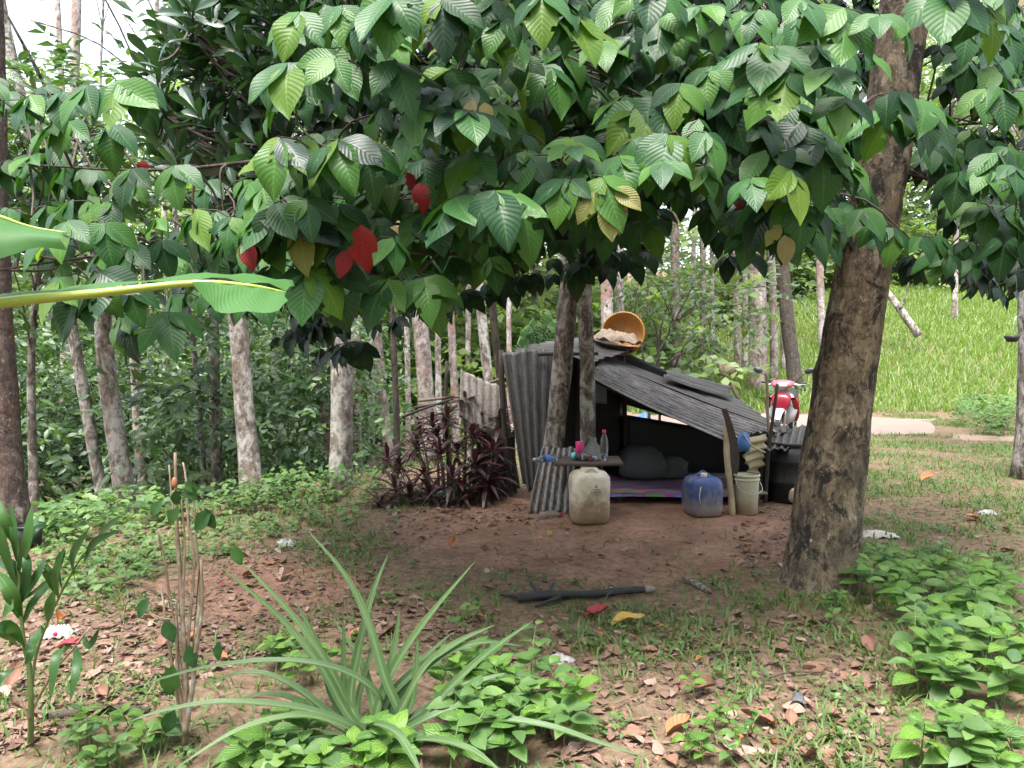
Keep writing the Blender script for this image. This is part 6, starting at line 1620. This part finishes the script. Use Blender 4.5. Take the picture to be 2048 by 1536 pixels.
straw = obj('dry_straw', batch('dry_straw', tpl(1, 2, [(0, .6), (.5, 1), (1, .3)], .055, .1, .3), P, D, N, .03 + .12 * rng.random(n) ** 2), M['litter'], kind='stuff')
tag(straw, 'thin dry straws and leaf shreds strewn over the soil', 'leaf litter')
tag(litter, 'brown and pale leaf litter strewn over the ground', 'leaf litter')

# ------------------------------------------------------------------ grass, ground cover, hill grass
def blades(P, h0, h1, w, lean=.5):
    n = len(P); an = rng.random(n) * 6.283; ln = rng.random(n) * lean
    D = nrm(np.stack([np.cos(an) * ln, np.sin(an) * ln, np.ones(n)], -1))
    N = nrm(np.stack([np.cos(an + 3.14), np.sin(an + 3.14), .4 * np.ones(n)], -1))
    return P, D, N, rng.uniform(h0, h1, n), w * rng.uniform(.7, 1.3, n)
BL = tpl(1, 2, [(0, .9), (.5, 1), (1, .03)], .10, .35, .3)
n = 330000
x = rng.uniform(-4.5, 13, n); y = 2.3 + 16.4 * rng.random(n) ** 1.25
pn = np.array([mnoise.noise(Vector((a * 1.1, b * 1.1, 3))) + .5 * mnoise.noise(Vector((a * 3.1, b * 3.1, 7))) for a, b in zip(x, y)])
den = np.clip(.35 + 1.3 * pn, .04, 1) * (1 - .97 * np.clip(bare_mask(x, y) * 1.3, 0, 1)) * (1 - .9 * pale_mask(x, y))
den *= np.where(x > .3, np.where(y < 6.2, 2.1, 1.6), .75)
den *= np.where((np.abs(y - 16.6 - .25 * np.sin(x * .6)) < 2.3) & (x < 9.0), .0, 1)
den *= np.where((y > 7.1) & (y < 10) & (x > .1) & (x < 3.6), .0, 1)
s_ = (x + 3.9) * -.817 + (y - 5.9) * .577
den *= np.where((s_ > 2) & (x < 0), .2, 1)
k = rng.random(n) < den
P = np.stack([x[k], y[k], H(x[k], y[k]) - .004], -1)
A = blades(P, .03, .11, 1.1, 1.3)
P, D, N, S, W = A
obj('short_grass', batch('short_grass', BL, P, D, N, S, W), M['grass'], kind='stuff')
tag(bpy.data.objects['short_grass'], 'short patchy grass growing between the fallen leaves', 'grass')
# leafy ground cover: on the left bank, and small herbs scattered in the grass
L = []
COVER = [(60, 1080), (140, 1025), (420, 1030), (600, 975), (760, 965), (780, 1000), (700, 1050), (560, 1075), (420, 1130), (200, 1200), (80, 1210)]
def cover(P, hmax, size, m=7):
    n = len(P); out = []
    for q in range(m):
        an = rng.random(n) * 6.283; el = rng.normal(size=n) * .3 + .2
        D = np.stack([np.cos(an) * np.cos(el), np.sin(an) * np.cos(el), np.sin(el)], -1)
        N = nrm(np.stack([rng.normal(size=n) * .25, rng.normal(size=n) * .25 - .25, np.ones(n)], -1))
        out.append((P + np.stack([rng.normal(size=n) * .02, rng.normal(size=n) * .02, hmax * (.15 + .85 * rng.random(n))], -1), D, N, size * rng.uniform(.6, 1.2, n)))
    return out
L += cover(gnd_many(sample(COVER, 330)), .10, .065, 6)
back = sample([(60, 1080), (140, 1020), (420, 1025), (600, 970), (760, 960), (760, 985), (560, 1020), (300, 1060), (120, 1090)], 190)
L += cover(gnd_many(back), .30, .10, 6)
n = 9500; x = rng.uniform(-4.5, 9, n); y = rng.uniform(2.4, 13, n)
pn = np.array([mnoise.noise(Vector((a * 1.6, b * 1.6, 13))) for a, b in zip(x, y)])
k = (rng.random(n) < np.clip(.3 + 1.6 * pn, 0, 1)) & (bare_mask(x, y) < .35) & ~((y > 7.1) & (y < 10) & (x > .1) & (x < 3.6))
P = np.stack([x[k], y[k], H(x[k], y[k])], -1); L += cover(P, .05, .035, 6)
P = gnd_many(sample([(1900, 850), (1960, 800), (2048, 790), (2048, 850), (1990, 880)], 260)); L += cover(P, .5, .12)
P, D, N, S = cat(L)
obj('ground_cover', batch('ground_cover', tpl(1, 3, OVATE, .6, .25, .2, .05, 9), P, D, N, S), M['cover'], kind='stuff')
tag(bpy.data.objects['ground_cover'], 'light green leafy ground cover on the left bank and among the grass', 'ground cover')
# grass slope beyond the road
L = []
n = 120000
x = rng.uniform(1.5, 30, n); y = rng.uniform(18.4, 33, n)
k = (x < y * .78) & (x > y * .16) & (rng.random(n) < np.clip((x / y - .12) * 3.2, .1, 1))
k |= (y < 22) & (x > 3) & (x < 17)
x, y = x[k], y[k]
P = np.stack([x, y, H(x, y) - .01], -1)
P, D, N, S, W = blades(P, .16, .42, .75, .7)
obj('hill_grass', batch('hill_grass', BL, P, D, N, S, W), M['hill_grass'], kind='stuff')
tag(bpy.data.objects['hill_grass'], 'tall bright green grass on the slope beyond the dirt road', 'grass')
# pebbles and crumbs on the bare soil
mb = MB()
for p in gnd_many(sample([(800, 1050), (1560, 1045), (1560, 1170), (1000, 1190), (780, 1120)], 70)):
    r = rng.uniform(.004, .011); mb.add(*ell(p + [0, 0, r * .4], (r, r * .8, r * .7), 7, 5))
obj('pebbles', mb.mesh('pebbles'), M['pebble'], kind='stuff')
tag(bpy.data.objects['pebbles'], 'pale pebbles and crumbs sprinkled on the bare soil', 'pebbles')
# thin fallen twigs
for k, (a, b, lab) in enumerate((((1400, 1330), (1520, 1308), 'pale twig lying on the grass left of the trunk foot'), ((250, 1170), (330, 1200), 'dry twig lying behind the bare shrub'), ((1520, 1370), (1640, 1350), 'thin twig between brown leaves at the lower right'), ((1370, 1165), (1420, 1190), 'short pale root stub at the edge of the soil before the trunk'), ((100, 1440), (300, 1430), 'dark curled palm frond base lying beside the bare shrub'))):
    p0, p1 = gnd(*a), gnd(*b); m_ = (p0 + p1) / 2 + [0, .03, .02]
    r = (.008, .006, .005, .03, .02)[k]
    tag(obj('fallen_twig', qmesh('fallen_twig', *tube(bez([p0 + [0, 0, .01], m_, p1 + [0, 0, .012]], 10), np.linspace(r, r * .6, 11), 7, True, .2, k)), M[('twig', 'twig', 'twig', 'bark_grey', 'wood_dark')[k]]), lab, 'twig')
# bare crossing branches in front of the forest
bs = thing('dead_branches', [at(1330, 720, 10.5)[0], 10.5, 0], 'thin bare forked stems rising behind the middle of the roof', 'branch')
for k, L_ in enumerate(([(1320, 760), (1315, 700), (1312, 655), (1290, 620), (1270, 600)], [(1316, 720), (1322, 655), (1335, 615), (1350, 590)], [(1330, 730), (1355, 712), (1400, 690), (1440, 655), (1480, 640)], [(1350, 735), (1358, 712), (1370, 690), (1400, 660)], [(1265, 640), (1272, 600), (1262, 560)], [(1290, 740), (1282, 690), (1268, 640), (1258, 590)])):
    p = bez([at(u, v, 10.4 + .05 * k) for u, v in L_], 12)
    if k == 0: p = np.concatenate([[[p[0, 0], p[0, 1], -.1]], p])
    obj('stem', qmesh('stem', *tube(p, np.linspace(.02, .005, len(p)), 6, True, .1, k)), M['bark_dark'], bs)

# ------------------------------------------------------------------ each weed and fallen leaf is described by the find-able thing it lies next to
MARKS = [('the pineapple plant', 745, 1495), ('the bare shrub', 368, 1495), ('the young palm', 60, 1490), ('the crumpled paper scrap', 1122, 1322), ('the charred branch', 1160, 1200), ('the thick trunk', 1640, 1195), ('the clear cup', 1596, 1420),
         ('the white plastic scrap', 575, 1092), ('the cream drum', 1178, 1042), ('the blue jerrycan', 1404, 1030), ('the white slab', 1752, 1074), ('the cordyline clump', 900, 1015), ('the white bag', 118, 1275), ('the seedling with ribbed leaves', 1930, 1300), ('the large yellow leaf', 1222, 1256), ('the bucket', 1492, 1027), ('the large orange leaf', 1842, 966), ('the lone small weed', 1390, 1400), ('the lone orange leaf', 900, 1100), ('the short root stub', 1395, 1178)]
MP = np.array([gnd(u, v)[:2] for _, u, v in MARKS])
fam = {}
for o, txt, u, v in NAMED:
    p = gnd(u, v)[:2]; dd = np.linalg.norm(MP - p, axis=1); j = int(np.argmin(dd)); e = p - MP[j]
    way = ('left of ' if e[0] < 0 else 'right of ') if abs(e[0]) > abs(e[1]) else ('before ' if e[1] < 0 else 'behind ')
    fam.setdefault((txt, way + MARKS[j][0]), []).append((float(dd[j]), o))
ORD = ['nearest', 'second nearest', 'third nearest', 'fourth nearest', 'fifth nearest', 'sixth nearest', 'seventh nearest', 'eighth nearest']
for (txt, where), L_ in fam.items():
    L_.sort(key=lambda q: q[0])
    for i, (_, o) in enumerate(L_):
        if len(L_) == 1: o['label'] = txt + ' ' + where
        elif i < len(ORD): o['label'] = ORD[i] + ' ' + txt + ' ' + where
        else: o['label'] = 'farther ' + txt + ' ' + where; o['group'] = 'farther ' + txt + ' ' + where
